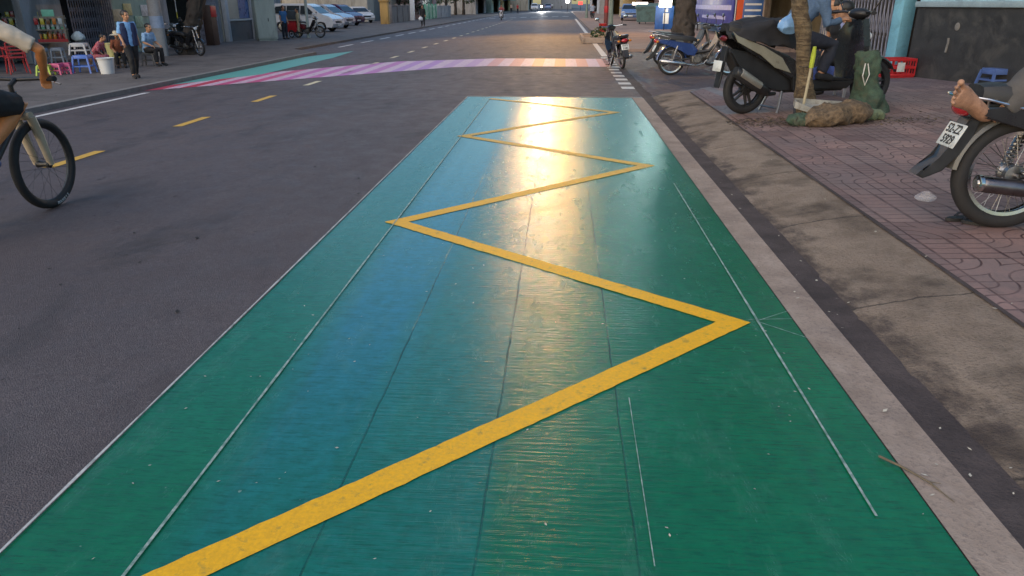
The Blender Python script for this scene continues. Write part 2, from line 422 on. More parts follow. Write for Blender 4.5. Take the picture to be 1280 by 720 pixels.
def strip(mb, pts, z):
    """flat polygon on the road surface, z above it"""
    mb.quad([(p[0], p[1], road_z(p[0])+z) for p in pts]); return mb
BX0, BX1 = -1.705, 1.283; BY1 = G(690, 121.8, 0).y
mb = MB(); n = 34
rows = []
for i in range(n+1):
    y = -2.0+(BY1+2.0)*i/n
    rows.append([mb.bm.verts.new((BX0+random.uniform(-.006, .006), y, .004)), mb.bm.verts.new((0, y, .004)), mb.bm.verts.new((BX1, y, .004))])
for a, b in zip(rows, rows[1:]):
    for k in range(2): mb.bm.faces.new((a[k], a[k+1], b[k+1], b[k]))
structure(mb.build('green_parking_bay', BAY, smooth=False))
# zigzag
tips = [G(940, 405, 0), G(480, 278, 0), G(820, 208, 0), G(570, 170.5, 0), G(777, 141, 0), G(606, 123.6, 0)]
t0 = G(128, 742, 0); tips = [t0]+tips
LW = .062
mb = MB()
cen = []
for i, p in enumerate(tips):    # centre line pulled in from the outer tip
    cen.append(Vector((p.x+(-.10 if p.x > 0 else .10), p.y, 0)))
L, Rr = [], []
for i, p in enumerate(cen):
    if i == 0: d0 = d1 = (cen[1]-p).normalized()
    elif i == len(cen)-1: d0 = d1 = (p-cen[i-1]).normalized()
    else: d0 = (p-cen[i-1]).normalized(); d1 = (cen[i+1]-p).normalized()
    tn = (d0+d1).normalized(); nn = Vector((-tn.y, tn.x, 0)); k = LW/max(.3, nn.dot(Vector((-d0.y, d0.x, 0))))
    L.append(p+nn*k); Rr.append(p-nn*k)
for i in range(len(cen)-1):
    seg = 90
    for s_ in range(seg):
        a, b = s_/seg, (s_+1)/seg
        def pt(A, t_): q = A[i].lerp(A[i+1], t_); w_ = (q.x+q.y)*0+(1 if A is L else -1); e_ = .005*noise.noise(q*14+Vector((w_*5, 0, 0)))+.004*noise.noise(q*45+Vector((w_*9, 0, 0))); return (q.x+e_*.4, min(q.y+e_*1.3, BY1-.02), .008)
        mb.quad([pt(Rr, a), pt(Rr, b), pt(L, b), pt(L, a)])
structure(mb.build('yellow_zigzag_marking', YEL_P, smooth=False))
# thin lines on the bay
def thin(mb, x0, y0, x1, y1, w, z=.0105, seg=30):
    for s_ in range(seg):
        a, b = s_/seg, (s_+1)/seg
        xa, ya, xb, yb = x0+(x1-x0)*a, y0+(y1-y0)*a, x0+(x1-x0)*b, y0+(y1-y0)*b
        dx, dy = x1-x0, y1-y0; l = math.hypot(dx, dy); nx, ny = -dy/l*w/2, dx/l*w/2
        wa = .75+.5*noise.noise(Vector((xa*5, ya*5, 0))); wb = .75+.5*noise.noise(Vector((xb*5, yb*5, 0)))
        mb.quad([(xa-nx*wa, ya-ny*wa, z), (xb-nx*wb, yb-ny*wb, z), (xb+nx*wb, yb+ny*wb, z), (xa+nx*wa, ya+ny*wa, z)])
mb = MB()
thin(mb, -1.270, 1.3, -1.27, 13.2, .014, seg=60)
a, b = G(1095, 648, 0), G(842, 230, 0); thin(mb, a.x, a.y, b.x, b.y, .014, seg=40)
for q in ((945, 404, 988, 390), (945, 404, 1012, 426), (935, 402, 990, 401), (868, 275, 888, 274)):
    a, b = G(q[0], q[1], 0), G(q[2], q[3], 0); thin(mb, a.x, a.y, b.x, b.y, .004, .013, 6)
a, b = G(786, 500, 0), G(818, 712, 0); thin(mb, a.x, a.y, b.x, b.y, .0045, .013, 12)
structure(mb.build('thin_bay_lines', LINE_P, smooth=False))
mb = MB(); thin(mb, BX0-.004, -1, BX0-.004, BY1, .013, .0125, 90)
thin(mb, BX0, BY1+.01, BX1+.19, BY1+.01, .035, .0125, 20)
structure(mb.build('bay_edge_line', mat_paint('edge_line_paint', (.50, .49, .46), .5, (.05, .08, .07), 12), smooth=False))

# gutter strip, gutter and rolled kerb on the right
KY1 = 14.3
mb = MB(); mb.box((1.38, 5.6, .0), (.195, BY1*2+4-.0-6.0, .02)) if False else None
y0, y1 = -3, BY1-.02
for i in range(24):
    a, b = y0+(y1-y0)*i/24, y0+(y1-y0)*(i+1)/24
    mb.quad([(1.285, a, .0085), (1.482, a, .0085), (1.482, b, .0085), (1.285, b, .0085)])
structure(mb.build('gutter_edge_strip', KERB_C, smooth=False))
mb = MB()
for i in range(220):
    a, b = -3+23*i/220, -3+23*(i+1)/220
    def wx(y): return 1.67+.04*noise.noise(Vector((0, y*1.1, 0)))+.05*noise.noise(Vector((3, y*5, 0)))+.03*noise.noise(Vector((3, y*13, 0)))
    mb.quad([(1.48, a, .0045), (wx(a), a, .0045), (wx(b), b, .0045), (1.48, b, .0045)])
structure(mb.build('gutter', GUT, smooth=False))
def slab(name, mat, pts, zf, th=.25):
    mb = MB(); top = [mb.bm.verts.new((x, y, zf(x))) for x, y in pts]; bot = [mb.bm.verts.new((x, y, zf(x)-th)) for x, y in pts]
    mb.bm.faces.new(top); k = len(top)
    for i in range(k): mb.bm.faces.new((top[i], bot[i], bot[(i+1) % k], top[(i+1) % k]))
    return structure(mb.build(name, mat, smooth=False))
mb = MB(); prof = [(1.58, -.03), (1.67, .010), (1.80, .040), (2.0, .082), (2.15, .107), (2.30, .119)]
rows = []
for i in range(61):
    y = -3+(13.4+3)*i/60
    rows.append([(x+(.006*noise.noise(Vector((x*4, y*2, 1)))), y, z+.0025*noise.noise(Vector((x*5, y*3, 4)))) for x, z in prof])
# rounded end where the side street opens
for k in range(1, 9):
    a = k/8*PI/2
    rows.append([(3.1-(3.1-x)*math.cos(a), 13.4+(3.1-x)*math.sin(a)*.9, z) for x, z in prof])
rows.append([(9.0, 13.4+(3.1-x)*.9+1.6, z) for x, z in prof])
mb.loft(rows, caps=False, closed=False); structure(mb.build('rolled_kerb', SLOPE_C))
slab('right_pavement', TILE, [(2.296, -3), (9.0, -3), (9.0, 15.6), (3.1, 14.1), (2.6, 13.93), (2.296, 13.4)], lambda x: .12+.03*(x-2.3))
mb = MB()
for i in range(40):
    a, b = -3+16.4*i/40, -3+16.4*(i+1)/40
    def jw(y): return .012+.012*noise.noise(Vector((9, y*3, 0)))
    mb.quad([(2.296-jw(a), a, .127), (2.305+jw(a), a, .127), (2.305+jw(b), b, .127), (2.296-jw(b), b, .127)])
structure(mb.build('pavement_joint', GUT, smooth=False))
pp = [G(*q) for q in ((850, 114), (888, 109), (965, 140), (908, 143))]
slab('pale_paving_patch', SLAB_P, [(p.x, p.y) for p in pp], lambda x: zg(x)+.006, .05)
slab('far_right_pavement', PAVE_R, [(1.72, 27), (1.72, 160), (30, 160), (30, 27)], lambda x: .10, .2)
mb = MB()                                    # white edge line and its painted blocks
for i in range(30):
    a, b = 24.5+60*i/30, 24.5+60*(i+1)/30
    mb.quad([(1.28, a, .004), (1.48, a, .004), (1.48, b, .004), (1.28, b, .004)])
for i in range(11):
    y = 15.0+i*.86
    mb.quad([(1.22, y, .004), (1.55, y, .004), (1.55, y+.40, .004), (1.22, y+.40, .004)])
structure(mb.build('white_kerb_line', mat_paint('worn_kerb_paint', (.52, .48, .44), .35), smooth=False))
slab('left_pavement', PAVE_L, [(-60, -30), (-9.75, -30), (-9.75, 29), (-11.2, 31), (-11.2, 200), (-60, 200)], lambda x: -.17, .3)
slab('left_kerb', M('kerb_stone', (.17, .16, .155), .8, .3, 5, .4), [(-9.749, -30), (-9.58, -30), (-9.58, 29), (-9.749, 29)], lambda x: -.168, .2)

def dashes(name, mat, items):
    mb = MB()
    for x0, x1, y0, y1 in items: strip(mb, [(x0, y0), (x1, y0), (x1, y1), (x0, y1)], .004)
    return structure(mb.build(name, mat, smooth=False))
dd = []; y = G(42, 210, road_z).y; y2 = G(212, 158, road_z).y; per = (G(378, 107, road_z).y-y)/3
cx = (G(237, 153, road_z).x+G(390, 104.5, road_z).x)/2
dashes('centre_line_near', YEL_D, [(cx-.075, cx+.075, y+per*k, y+per*k+.98) for k in (-1, 0, 1, 2)])
dashes('centre_line_far', YEL_F, [(cx-.075, cx+.075, y+per*k, y+per*k+.98) for k in range(3, 28)])
dashes('left_edge_line', WHITE_P, [(-10.25, -10.1, 34+4*k, 36.4+4*k) for k in range(28)])
lx = G(130, 113.5, road_z).x
dashes('left_white_line', WHITE_P, [(-9.25, -9.10, 6, 15.9)])
dashes('stop_line', WHITE_P, [(-9.5+1.35*k, -8.7+1.35*k, 98, 99.6) for k in range(8)])
# crossing: coloured band with white bars, bent back on the left
def cy0(x): return 20.4 if x > -3 else max(20.4+.62*(x+3), 15.9)
def cy1(x): return 23.4 if x > -5.2 else max(23.4+.95*(x+5.2), cy0(x)+.35)
cols = [(.44, .03, .07), (.48, .06, .17), (.44, .09, .30), (.41, .12, .34), (.38, .17, .42), (.43, .24, .42), (.50, .22, .24), (.56, .24, .16), (.53, .22, .20)]
cm = [mat_paint('crossing_paint', c_, .35) for c_ in cols]
xw = [-9.5+k*.62 for k in range(18)]
for ci in range(9):
    mb = MB()
    for k in range(18):
        if k//2 != ci: continue
        x0, x1 = xw[k], xw[k]+.31
        for (a, b) in ((x0, (x0+x1)/2), ((x0+x1)/2, x1)): strip(mb, [(a, cy0(a)), (b, cy0(b)), (b, cy1(b)), (a, cy1(a))], .004)
    structure(mb.build('crossing_band', cm[ci], smooth=False))
mb = MB()
for k in range(18):
    x0, x1 = xw[k]+.31, xw[k]+.62
    if x1 > 1.4: continue
    strip(mb, [(x0, cy0(x0)), (x1, cy0(x1)), (x1, cy1(x1)), (x0, cy1(x0))], .004)
structure(mb.build('crossing_bars', mat_paint('crossing_white', (.54, .37, .46), .45), smooth=False))
mb = MB()
pts = [(-9.55, 17.6), (-8.2, 20.0), (-8.15, 26.5), (-8.5, 30.5), (-9.55, 27.5)]
strip(mb, pts, .0045)
structure(mb.build('teal_bay_far_side', mat_paint('teal_bay_paint', (.10, .33, .29), .3), smooth=False))
# ------------------------------------------------------------------ people
def remesh(mb, voxel, it=4, fac=.5):
    me = bpy.data.meshes.new('rm'); bmesh.ops.recalc_face_normals(mb.bm, faces=mb.bm.faces[:]); mb.bm.to_mesh(me); mb.bm.free()
    ob = bpy.data.objects.new('rm', me); C.objects.link(ob)
    m = ob.modifiers.new('r', 'REMESH'); m.mode = 'VOXEL'; m.voxel_size = voxel
    s_ = ob.modifiers.new('s', 'SMOOTH'); s_.iterations = it; s_.factor = fac
    dg = bpy.context.evaluated_depsgraph_get(); dg.update()
    out = bpy.data.meshes.new_from_object(ob.evaluated_get(dg))
    bpy.data.objects.remove(ob); bpy.data.meshes.remove(me)
    r = MB(); r.mesh(out); bpy.data.meshes.remove(out); return r
SKIN = M('skin', (.40, .20, .11), .5, .12, 9, .05)
SKIN_W = M('warm_skin', (.50, .185, .06), .48, .16, 7, .06)
HAIR = M('black_hair', (.012, .010, .010), .45, .3, 30, .4)
EYE = M('dark_eye', (.02, .015, .012), .2, .1, 5, 0)
LIPS = M('lips', (.30, .11, .08), .5, .1, 9, 0)
POSE = dict(pel=(0, 0, .90), belly=(.01, 0, 1.03), chest=(.01, 0, 1.22), collar=(0, 0, 1.36), neck=(.01, 0, 1.42), head=(.035, 0, 1.53),
            shL=(0, .165, 1.335), elL=(-.02, .205, 1.08), wrL=(.05, .22, .86), shR=(0, -.165, 1.335), elR=(-.02, -.205, 1.08), wrR=(.05, -.22, .86),
            hpL=(0, .085, .86), knL=(.02, .095, .47), anL=(-.01, .10, .08), toL=(.13, .12, .03),
            hpR=(0, -.085, .86), knR=(.02, -.095, .47), anR=(-.01, -.10, .08), toR=(.13, -.12, .03))
def hand_into(mb, wr, el, curl=.6, side=1, s=1.0, out=None):
    """palm, four bent fingers of different length and a thumb off the palm's side"""
    wr, el = Vector(wr), Vector(el); d = (wr-el).normalized()
    o = Vector(out) if out else Vector((0, 0, -1)); o = (o-d*o.dot(d)); o = o.normalized() if o.length > 1e-3 else Vector((1, 0, 0))
    n = d.cross(o).normalized()*side            # across the knuckles
    mb.tube([wr-d*.02, wr+d*.03*s, wr+d*.085*s], [.024*s, .034*s, .036*s], 10, flat=(1, .55) if abs(d.z) < .9 else (.9, .7))
    for k, (ln, off) in enumerate(((.072, .030), (.080, .010), (.074, -.010), (.058, -.029))):
        b = wr+d*.08*s+n*off*s; r = .0092*s
        p1 = b+(d*math.cos(curl*.5)+o*math.sin(curl*.5))*ln*.45*s
        p2 = p1+(d*math.cos(curl*1.4)+o*math.sin(curl*1.4))*ln*.33*s
        p3 = p2+(d*math.cos(curl*2.2)+o*math.sin(curl*2.2))*ln*.28*s
        mb.tube([b-d*.02*s, b, p1, p2, p3], [r, r*1.05, r, r*.92, r*.7], 7)
    b = wr+d*.03*s+n*.028*s
    mb.tube([b, b+(n*.8+d*.5+o*.25).normalized()*.038*s, b+(n*.45+d*.9+o*.5).normalized()*.066*s], [.013*s, .0115*s, .008*s], 7)
def head_into(mb, c, nk, fwd, s=1.0):
    c, fwd = Vector(c), Vector(fwd).normalized(); side = Vector((0, 0, 1)).cross(fwd).normalized(); up = fwd.cross(side)
    def q(f, l, u_): return c+fwd*f*s+side*l*s+up*u_*s
    rot = Matrix((fwd, side, up)).transposed().to_euler()
    mb.sph(q(-.005, 0, .025), (.098*s, .076*s, .098*s), rot)
    mb.sph(q(.018, 0, -.045), (.072*s, .060*s, .072*s), rot)
    mb.sph(q(.050, 0, -.088), (.030*s, .032*s, .026*s), rot)
    mb.tube([q(.086, 0, .018), q(.104, 0, -.012), q(.108, 0, -.028), q(.085, 0, -.034)], [.010*s, .013*s, .017*s, .012*s], 8)
    for e in (1, -1):
        mb.sph(q(-.005, e*.076, -.005), (.020*s, .009*s, .032*s), rot)
        mb.sph(q(.075, e*.034, .030), (.018*s, .026*s, .010*s), rot)
        mb.sph(q(.072, e*.036, -.025), (.018*s, .022*s, .020*s), rot)
    mb.sph(q(.082, 0, -.060), (.017*s, .026*s, .010*s), rot)
    return q, rot
def person(label, loc, rz, pose=None, shirt=None, trousers=None, shoes=None, hair=HAIR, skin=SKIN, group=None, scale=1.0, face=(1, 0, 0),
           sleeve=.6, shorts=False, curl=.7, vox=.013, cat='person', handout=None, barefoot=False, hairlen=0, vest=None, hood=False):
    J = {k: Vector(v) for k, v in POSE.items()}
    for k, v in (pose or {}).items(): J[k] = Vector(v)
    root = thing('person', label, cat, loc, rz, group, scale)
    up_ = (J['chest']-J['pel']).normalized()
    mb = MB()
    tw = (1.25, .80)
    def torso(m, g, top=True):
        m.tube([J['pel']-up_*.06, J['pel'], J['belly'], J['chest'], J['collar']-up_*.01, J['collar']+up_*.03], [.115+g, .128+g, .118+g, .132+g, .105+g, .055+g], 16, flat=tw)
        for s_ in 'LR':
            m.tube([J['chest'].lerp(J['collar'], .6), J['sh'+s_], J['sh'+s_].lerp(J['el'+s_], .15)], [.07+g, .056+g, .05+g], 10)
    torso(mb, 0)
    mb.tube([J['collar']-up_*.05, J['neck'], J['neck'].lerp(J['head'], .6)], [.06, .050, .050], 12)
    for s_ in 'LR':
        mb.tube([J['sh'+s_], J['sh'+s_].lerp(J['el'+s_], .4), J['el'+s_], J['el'+s_].lerp(J['wr'+s_], .3), J['wr'+s_]], [.050, .046, .036, .038, .025], 10)
        hand_into(mb, J['wr'+s_], J['el'+s_], curl, 1 if s_ == 'L' else -1, 1.0, handout)
        mb.tube([J['hp'+s_]+up_*.03, J['hp'+s_].lerp(J['kn'+s_], .3), J['kn'+s_], J['kn'+s_].lerp(J['an'+s_], .35), J['an'+s_]], [.092, .084, .055, .056, .036], 12)
        mb.tube([J['an'+s_], J['an'+s_].lerp(J['to'+s_], .5)+Vector((0, 0, 0)), J['to'+s_]], [.038, .036, .026], 10)
    q, rot = head_into(mb, J['head'], J['neck'], face)
    remesh(mb, vox).build('body', skin, root, angle=80)
    for e in (1, -1): f = MB(); f.sph(q(.079, e*.034, .014), (.010, .016, .0075), rot); f.build('eye', EYE, root, angle=80)
    f = MB(); f.sph(q(.096, 0, -.060), (.006, .024, .007), rot); f.build('mouth', LIPS, root, angle=80)
    if hair is not None:
        h = MB(); h.sph(q(-.018, 0, .045), (.104, .086, .095), rot, 18, 12)
        bmesh.ops.delete(h.bm, geom=[v for v in h.bm.verts if (v.co-q(0, 0, 0)).dot(Vector(face).normalized()) > .068 and (v.co-q(0, 0, .055)).z < .02 or (v.co-q(0, 0, -.02)).z < 0], context='VERTS')
        if hairlen:
            h.tube([q(-.06, 0, .03), q(-.10, 0, -.06), q(-.10, 0, -.06-hairlen)], [.075, .07, .045], 10, flat=(1, .6))
        h.jitter(.006, 25, 1); h.build('hair', hair, root, angle=80)
    if shirt is not None:
        m = MB(); torso(m, .014)
        m.tube([J['pel']-up_*.10, J['pel']-up_*.02, J['belly']], [.136, .142, .130], 16, flat=tw)
        for s_ in 'LR':
            e = J['sh'+s_].lerp(J['el'+s_], min(1, sleeve))
            pts, rr = [J['sh'+s_], J['sh'+s_].lerp(e, .5), e], [.064, .062, .060]
            if sleeve > 1:
                pts = [J['sh'+s_], J['sh'+s_].lerp(J['el'+s_], .5), J['el'+s_], J['el'+s_].lerp(J['wr'+s_], min(sleeve-1, .95))]; rr = [.064, .060, .052, .040]
            m.tube(pts, rr, 10)
        r = remesh(m, vox, 3); r.jitter(.010, 9, 3).jitter(.004, 26, 2); r.build('shirt', shirt, root, angle=80)
    if vest is not None:
        m = MB()
        for e in (1, -1):
            m.tube([J['pel']+Vector((0, e*.10, -.09)), J['belly']+Vector((0, e*.10, 0)), J['chest']+Vector((0, e*.10, 0)), J['collar']+Vector((0, e*.11, -.0))], [.122, .118, .122, .085], 12)
        r = remesh(m, vox, 2); r.jitter(.008, 9, 5); r.build('open_jacket', vest, root, angle=80)
    if trousers is not None:
        m = MB(); m.tube([J['pel']+up_*.06, J['pel'], J['pel']-up_*.05], [.130, .138, .120], 16, flat=tw)
        for s_ in 'LR':
            end = J['kn'+s_].lerp(J['an'+s_], .0 if shorts else .93); g = .012
            if shorts: m.tube([J['hp'+s_], J['hp'+s_].lerp(J['kn'+s_], .4), J['hp'+s_].lerp(J['kn'+s_], .88)], [.106, .104, .092], 12)
            else: m.tube([J['hp'+s_], J['hp'+s_].lerp(J['kn'+s_], .35), J['kn'+s_], J['kn'+s_].lerp(J['an'+s_], .4), end], [.104, .100, .075, .070, .062], 12)
        r = remesh(m, vox, 3); r.jitter(.010, 8, 7).jitter(.004, 22, 4); r.build('shorts' if shorts else 'trousers', trousers, root, angle=80)
    if shoes is not None:
        for s_ in 'LR':
            a, t_ = J['an'+s_], J['to'+s_]; d = (t_-a); m = MB()
            m.tube([a-d*.30+Vector((0, 0, -.035)), a+Vector((0, 0, -.02)), a+d*.5+Vector((0, 0, -.005)), t_, t_+d*.22], [.036, .047, .045, .040, .020], 10)
            remesh(m, .011, 2).build('shoe', shoes, root, angle=80)
    return root, J, q

# ------------------------------------------------------------------ motorbikes
RUB = M('tyre_rubber', (.016, .015, .016), .75, .25, 20, .35)
CHR = M('chrome', (.62, .60, .58), .22, .1, 9, .05, metal=1)
DULL = M('dull_steel', (.30, .29, .29), .42, .2, 12, .15, metal=1)
BLKP = M('black_plastic', (.018, .018, .020), .42, .25, 14, .15)
BLKG = M('black_gloss_paint', (.012, .012, .014), .25, .2, 8, .03, coat=.6)
VINYL = M('black_vinyl_seat', (.018, .017, .018), .5, .2, 30, .3)
ENG = M('engine_alloy', (.16, .155, .15), .5, .3, 14, .4, metal=.8, dirt=(.03, .025, .02))
PLATE = M('white_number_plate', (.55, .56, .54), .45, .1, 8, .05, dirt=(.28, .27, .25))
INK = M('black_plate_ink', (.015, .015, .016), .6, .1, 8, 0)
REDL = M('red_lens', (.35, .012, .02), .15, .15, 10, 0, coat=.8)
AMB = M('amber_lens', (.5, .16, .01), .2, .15, 10, 0)
LENS = M('clear_lens', (.55, .57, .6), .08, .1, 10, 0)
MIRR = M('mirror_glass', (.75, .77, .8), .05, .05, 4, 0, metal=1)
def moto_wheel(root, x, r, spoke=True, tw=.036, rimmat=CHR, n=18):
    hub = MB(); hub.lathe([(.02, -.055), (.055, -.05), (.058, -.02), (.04, 0), (.058, .02), (.055, .05), (.02, .055)], (x, 0, r), 'y', 18)
    rr = r-2*tw+.006
    if spoke:
        for k in range(n):
            for e in (1, -1):
                a = 2*PI*(k+.25*e)/n; a2 = a+e*.32*(1 if k % 2 else -1)
                hub.tube([(x+.055*math.cos(a2), e*.035, r+.055*math.sin(a2)), (x+rr*math.cos(a), e*.008, r+rr*math.sin(a))], .0024, 4)
        hub.cyl((x, -.09, r), (x, .09, r), .012)
    else:
        for k in range(5):
            for e in (.16, -.16):
                a = 2*PI*k/5; hub.tube([(x+.04*math.cos(a+e*3), 0, r+.04*math.sin(a+e*3)), (x+rr*math.cos(a+e), 0, r+rr*math.sin(a+e))], [.020, .013], 6)
        hub.cyl((x, -.09, r), (x, .09, r), .012)
    w_ = hub.build('wheel', DULL if spoke else BLKP, root)
    t_ = MB(); t_.torus((x, 0, r), r-tw, tw, 'y', 48, 12, .95)
    t_.build('tyre', RUB, w_)
    m = MB(); m.lathe([(rr-.012, -.026), (rr+.012, -.030), (rr+.014, -.022), (rr-.004, -.014), (rr-.004, .014), (rr+.014, .022), (rr+.012, .030), (rr-.012, .026)], (x, 0, r), 'y', 48, caps=False)
    m.build('rim', rimmat, w_); return w_
def arc_strip(mb, cx_, cz, r, a0, a1, w_, th=.006, n=16, lip=.018, flare=0):
    rings = []
    for i in range(n+1):
        a = R(a0+(a1-a0)*i/n); ww = w_*(1+flare*abs(i/n-.5)); c_, s_ = math.cos(a), math.sin(a)
        def q(rr, y): return (cx_+c_*rr, y, cz+s_*rr)
        rings.append([q(r-lip, -ww), q(r, -ww*.82), q(r+.012, 0), q(r, ww*.82), q(r-lip, ww), q(r-lip-th, ww-th), q(r-th, ww*.75), q(r+.012-th, 0), q(r-th, -ww*.75), q(r-lip-th, -ww+th)])
    mb.loft(rings)
def cub(label, loc, rz, paint, side=None, group=None, scale=1.0, spoke=True, plate=('52-Z2', '5929'), shield=None, rack=True, exh=CHR, cat='motorbike', seat=VINYL, cover=False, wb=1.22, muff='long', tail=None, fendmat=None, lean=0, detail=True, r=.285, tw=.036, railz=0, signals=True):
    """small step-through motorbike; x forward, the rear axle at x = 0"""
    root = thing('motorbike', label, cat, loc, rz, group, scale, 0)
    root.rotation_mode = 'XYZ'; root.rotation_euler = (lean, 0, rz)
    shield = shield or paint; side = side or paint; tail = tail or paint; fendmat = fendmat or BLKP
    moto_wheel(root, 0, r, spoke, tw); moto_wheel(root, wb, r, spoke, tw)
    m = MB()      # frame: spine, down tube, subframe, swingarm, fork, headstock
    m.tube([(wb-.20, 0, .86), (wb-.28, 0, .66), (wb-.44, 0, .50), (wb-.66, 0, .47), (.30, 0, .40)], [.032, .034, .036, .036, .034], 10)
    for e in (1, -1):
        m.tube([(.42, e*.09, .48), (.18, e*.11, .60), (-.10, e*.10, .67), (-.26, e*.07, .69)], .014, 8)
        m.tube([(.42, e*.085, .36), (.0, e*.085, r)], [.020, .018], 8)
    m.build('frame', BLKP, root)
    for e in (1, -1):
        f_ = MB(); f_.tube([(wb, e*.075, r), (wb-.12, e*.075, .64), (wb-.20, e*.06, .90)], [.018, .022, .020], 10); f_.build('fork', DULL, root)
        s_ = MB(); s_.cyl((.01, e*.105, r+.02), (.10, e*.112, .60), .009)
        for k in range(9):
            z = .36+.022*k; x = .01+.09*(z-.305)/.295; s_.torus((x, e*.108, z), .026, .007, 'z', 14, 6)
        s_.cyl((.05, e*.11, .47), (.10, e*.112, .60), .022); s_.build('rear_shock', BLKP if not detail else DULL, root)
    m = MB(); m.box((.52, 0, .34), (.22, .22, .18), bevel=.03); m.cyl((.60, 0, .36), (.78, 0, .40), .065, .055, 14)
    for k in range(6): m.cyl((.63+.025*k, 0, .365+.006*k), (.636+.025*k, 0, .3665+.006*k), .082, .082, 14)
    for e in (1, -1): m.cyl((.52, e*.10, .33), (.52, e*.145, .33), .085, .07, 18)
    m.build('engine', ENG, root)
    m = MB(); arc_strip(m, 0, r, r+.035, 8, 175, .068, n=20); m.build('rear_fender', fendmat, root)
    m = MB(); m.prism([(-.26, .64), (-.31, .665), (-.385, .52), (-.435, .42), (-.52, .355), (-.55, .32), (-.51, .30), (-.41, .345), (-.34, .44), (-.28, .54)], -.060, .060, bevel=.010)
    flap = m.build('mud_flap', BLKP, root)
    m = MB(); arc_strip(m, wb, r, r+.03, 35, 165, .06, n=16); m.build('front_fender', paint, root)
    # side body
    m = MB()
    for e in (1, -1):
        o = [(.46, .40), (.52, .52), (.40, .64), (.10, .68), (-.18, .715), (-.33, .71), (-.30, .66), (-.06, .60), (.16, .52), (.30, .42)]
        m.prism(o, e*.085, e*.125, bevel=.012)
    m.build('side_panel', side, root)
    m = MB(); o = [(-.36, .70), (-.30, .73), (.05, .715), (.05, .66), (-.24, .64), (-.33, .65)]; m.prism(o, -.11, .11, bevel=.03); m.build('tail_cowl', tail, root)
    m = MB(); rings = []
    for x, z, hw, th in ((.50, .70, .07, .035), (.42, .735, .115, .05), (.20, .745, .135, .055), (-.02, .765, .135, .055), (-.20, .785, .12, .05), (-.30, .79, .09, .035)):
        rings.append([(x, y*hw, z+zz*th) for y, zz in ((-1, -.8), (-1.03, .1), (-.85, .8), (-.4, 1), (.4, 1), (.85, .8), (1.03, .1), (1, -.8))])
    m.loft(rings); m.build('seat', seat, root)
    # leg shield: two curved wings
    m = MB()
    for e in (1, -1):
        rings = []
        for z, x, y1, y2 in ((.36, wb-.46, .07, .17), (.46, wb-.42, .06, .215), (.60, wb-.33, .055, .225), (.74, wb-.27, .05, .20), (.86, wb-.235, .04, .13)):
            rings.append([(x, e*y1, z), (x-.015, e*(y1+y2)/2, z), (x-.06, e*y2, z), (x-.045, e*y2, z), (x+.005, e*(y1+y2)/2, z), (x+.02, e*y1, z)])
        m.loft(rings)
    m.build('leg_shield', shield, root)
    m = MB(); rings = []
    for x, hw, z0, z1 in ((wb-.30, .10, .91, 1.0), (wb-.24, .125, .88, 1.03), (wb-.16, .11, .86, 1.01), (wb-.09, .07, .87, .97)):
        zc = (z0+z1)/2; h = (z1-z0)/2
        rings.append([(x, hw*math.cos(2*PI*k/12), zc+h*math.sin(2*PI*k/12)) for k in range(12)])
    m.loft(rings); hd = m.build('headlight_cowl', paint, root)
    m = MB(); m.sph((wb-.10, 0, .925), (.03, .072, .055)); m.build('headlight', LENS, hd)
    m = MB()
    for e in (1, -1): m.tube([(wb-.22, 0, .97), (wb-.24, e*.16, .985), (wb-.30, e*.27, 1.0), (wb-.37, e*.345, .99)], .012, 8)
    hb = m.build('handlebar', CHR, root)
    for e in (1, -1):
        m = MB(); m.cyl((wb-.32, e*.29, .998), (wb-.385, e*.36, .988), .019); m.tube([(wb-.28, e*.25, 1.0), (wb-.25, e*.33, .985), (wb-.29, e*.40, .975)], .006, 6)
        m.build('grip', RUB, hb)
        m = MB(); m.tube([(wb-.29, e*.25, 1.0), (wb-.28, e*.30, 1.10), (wb-.30, e*.36, 1.17)], .006, 6); m.sph((wb-.305, e*.375, 1.20), (.016, .062, .042)); mi = m.build('mirror', BLKP, root)
        m = MB(); m.sph((wb-.318, e*.375, 1.20), (.006, .055, .035)); m.build('mirror_glass', MIRR, mi)
    # exhaust on the right
    m = MB()
    m.tube([(.74, -.05, .32), (.66, -.10, .24), (.48, -.135, .21), (.30, -.15, .235)], [.017, .018, .02, .026], 10)
    m.tube([(.30, -.15, .235), (.24, -.152, .245), (-.22, -.158, .295), (-.235, -.158, .297)], [.028, .046, .046, .040], 18)
    ex = m.build('exhaust', exh, root)
    m = MB(); m.lathe([(.040, 0), (.048, .004), (.048, .022), (.042, .026)], (0, 0, 0), 'x', 22)
    for v in m.bm.verts: v.co = Vector((-.262+v.co.x, -.158+v.co.y, .30+v.co.z))
    m.lathe([(.026, -.005), (.026, .02)], (-.265, -.158, .30), 'x', 16)
    m.build('exhaust_tip', CHR, ex)
    if rack:
        m = MB()
        for e in (1, -1):
            m.tube([(-.05, e*.125, .76), (-.28, e*.12, .815), (-.40, e*.075, .83), (-.43, 0, .832)], .0085, 8)
            m.tube([(-.28, e*.12, .815), (-.26, e*.09, .70)], .007, 6)
        m.tube([(-.34, .10, .825), (-.34, -.10, .825)], .007, 6); m.tube([(-.24, .12, .81), (-.24, -.12, .81)], .007, 6)
        bmesh.ops.translate(m.bm, verts=m.bm.verts[:], vec=(0, 0, railz)); m.build('grab_rail', CHR, root)
    m = MB(); m.sph((-.345, 0, .695), (.05, .085, .045)); m.build('tail_light', REDL, root)
    for e in ((1, -1) if signals else ()):
        m = MB(); m.sph((-.33, e*.14, .685), (.032, .04, .027)); m.build('turn_signal', AMB, root)
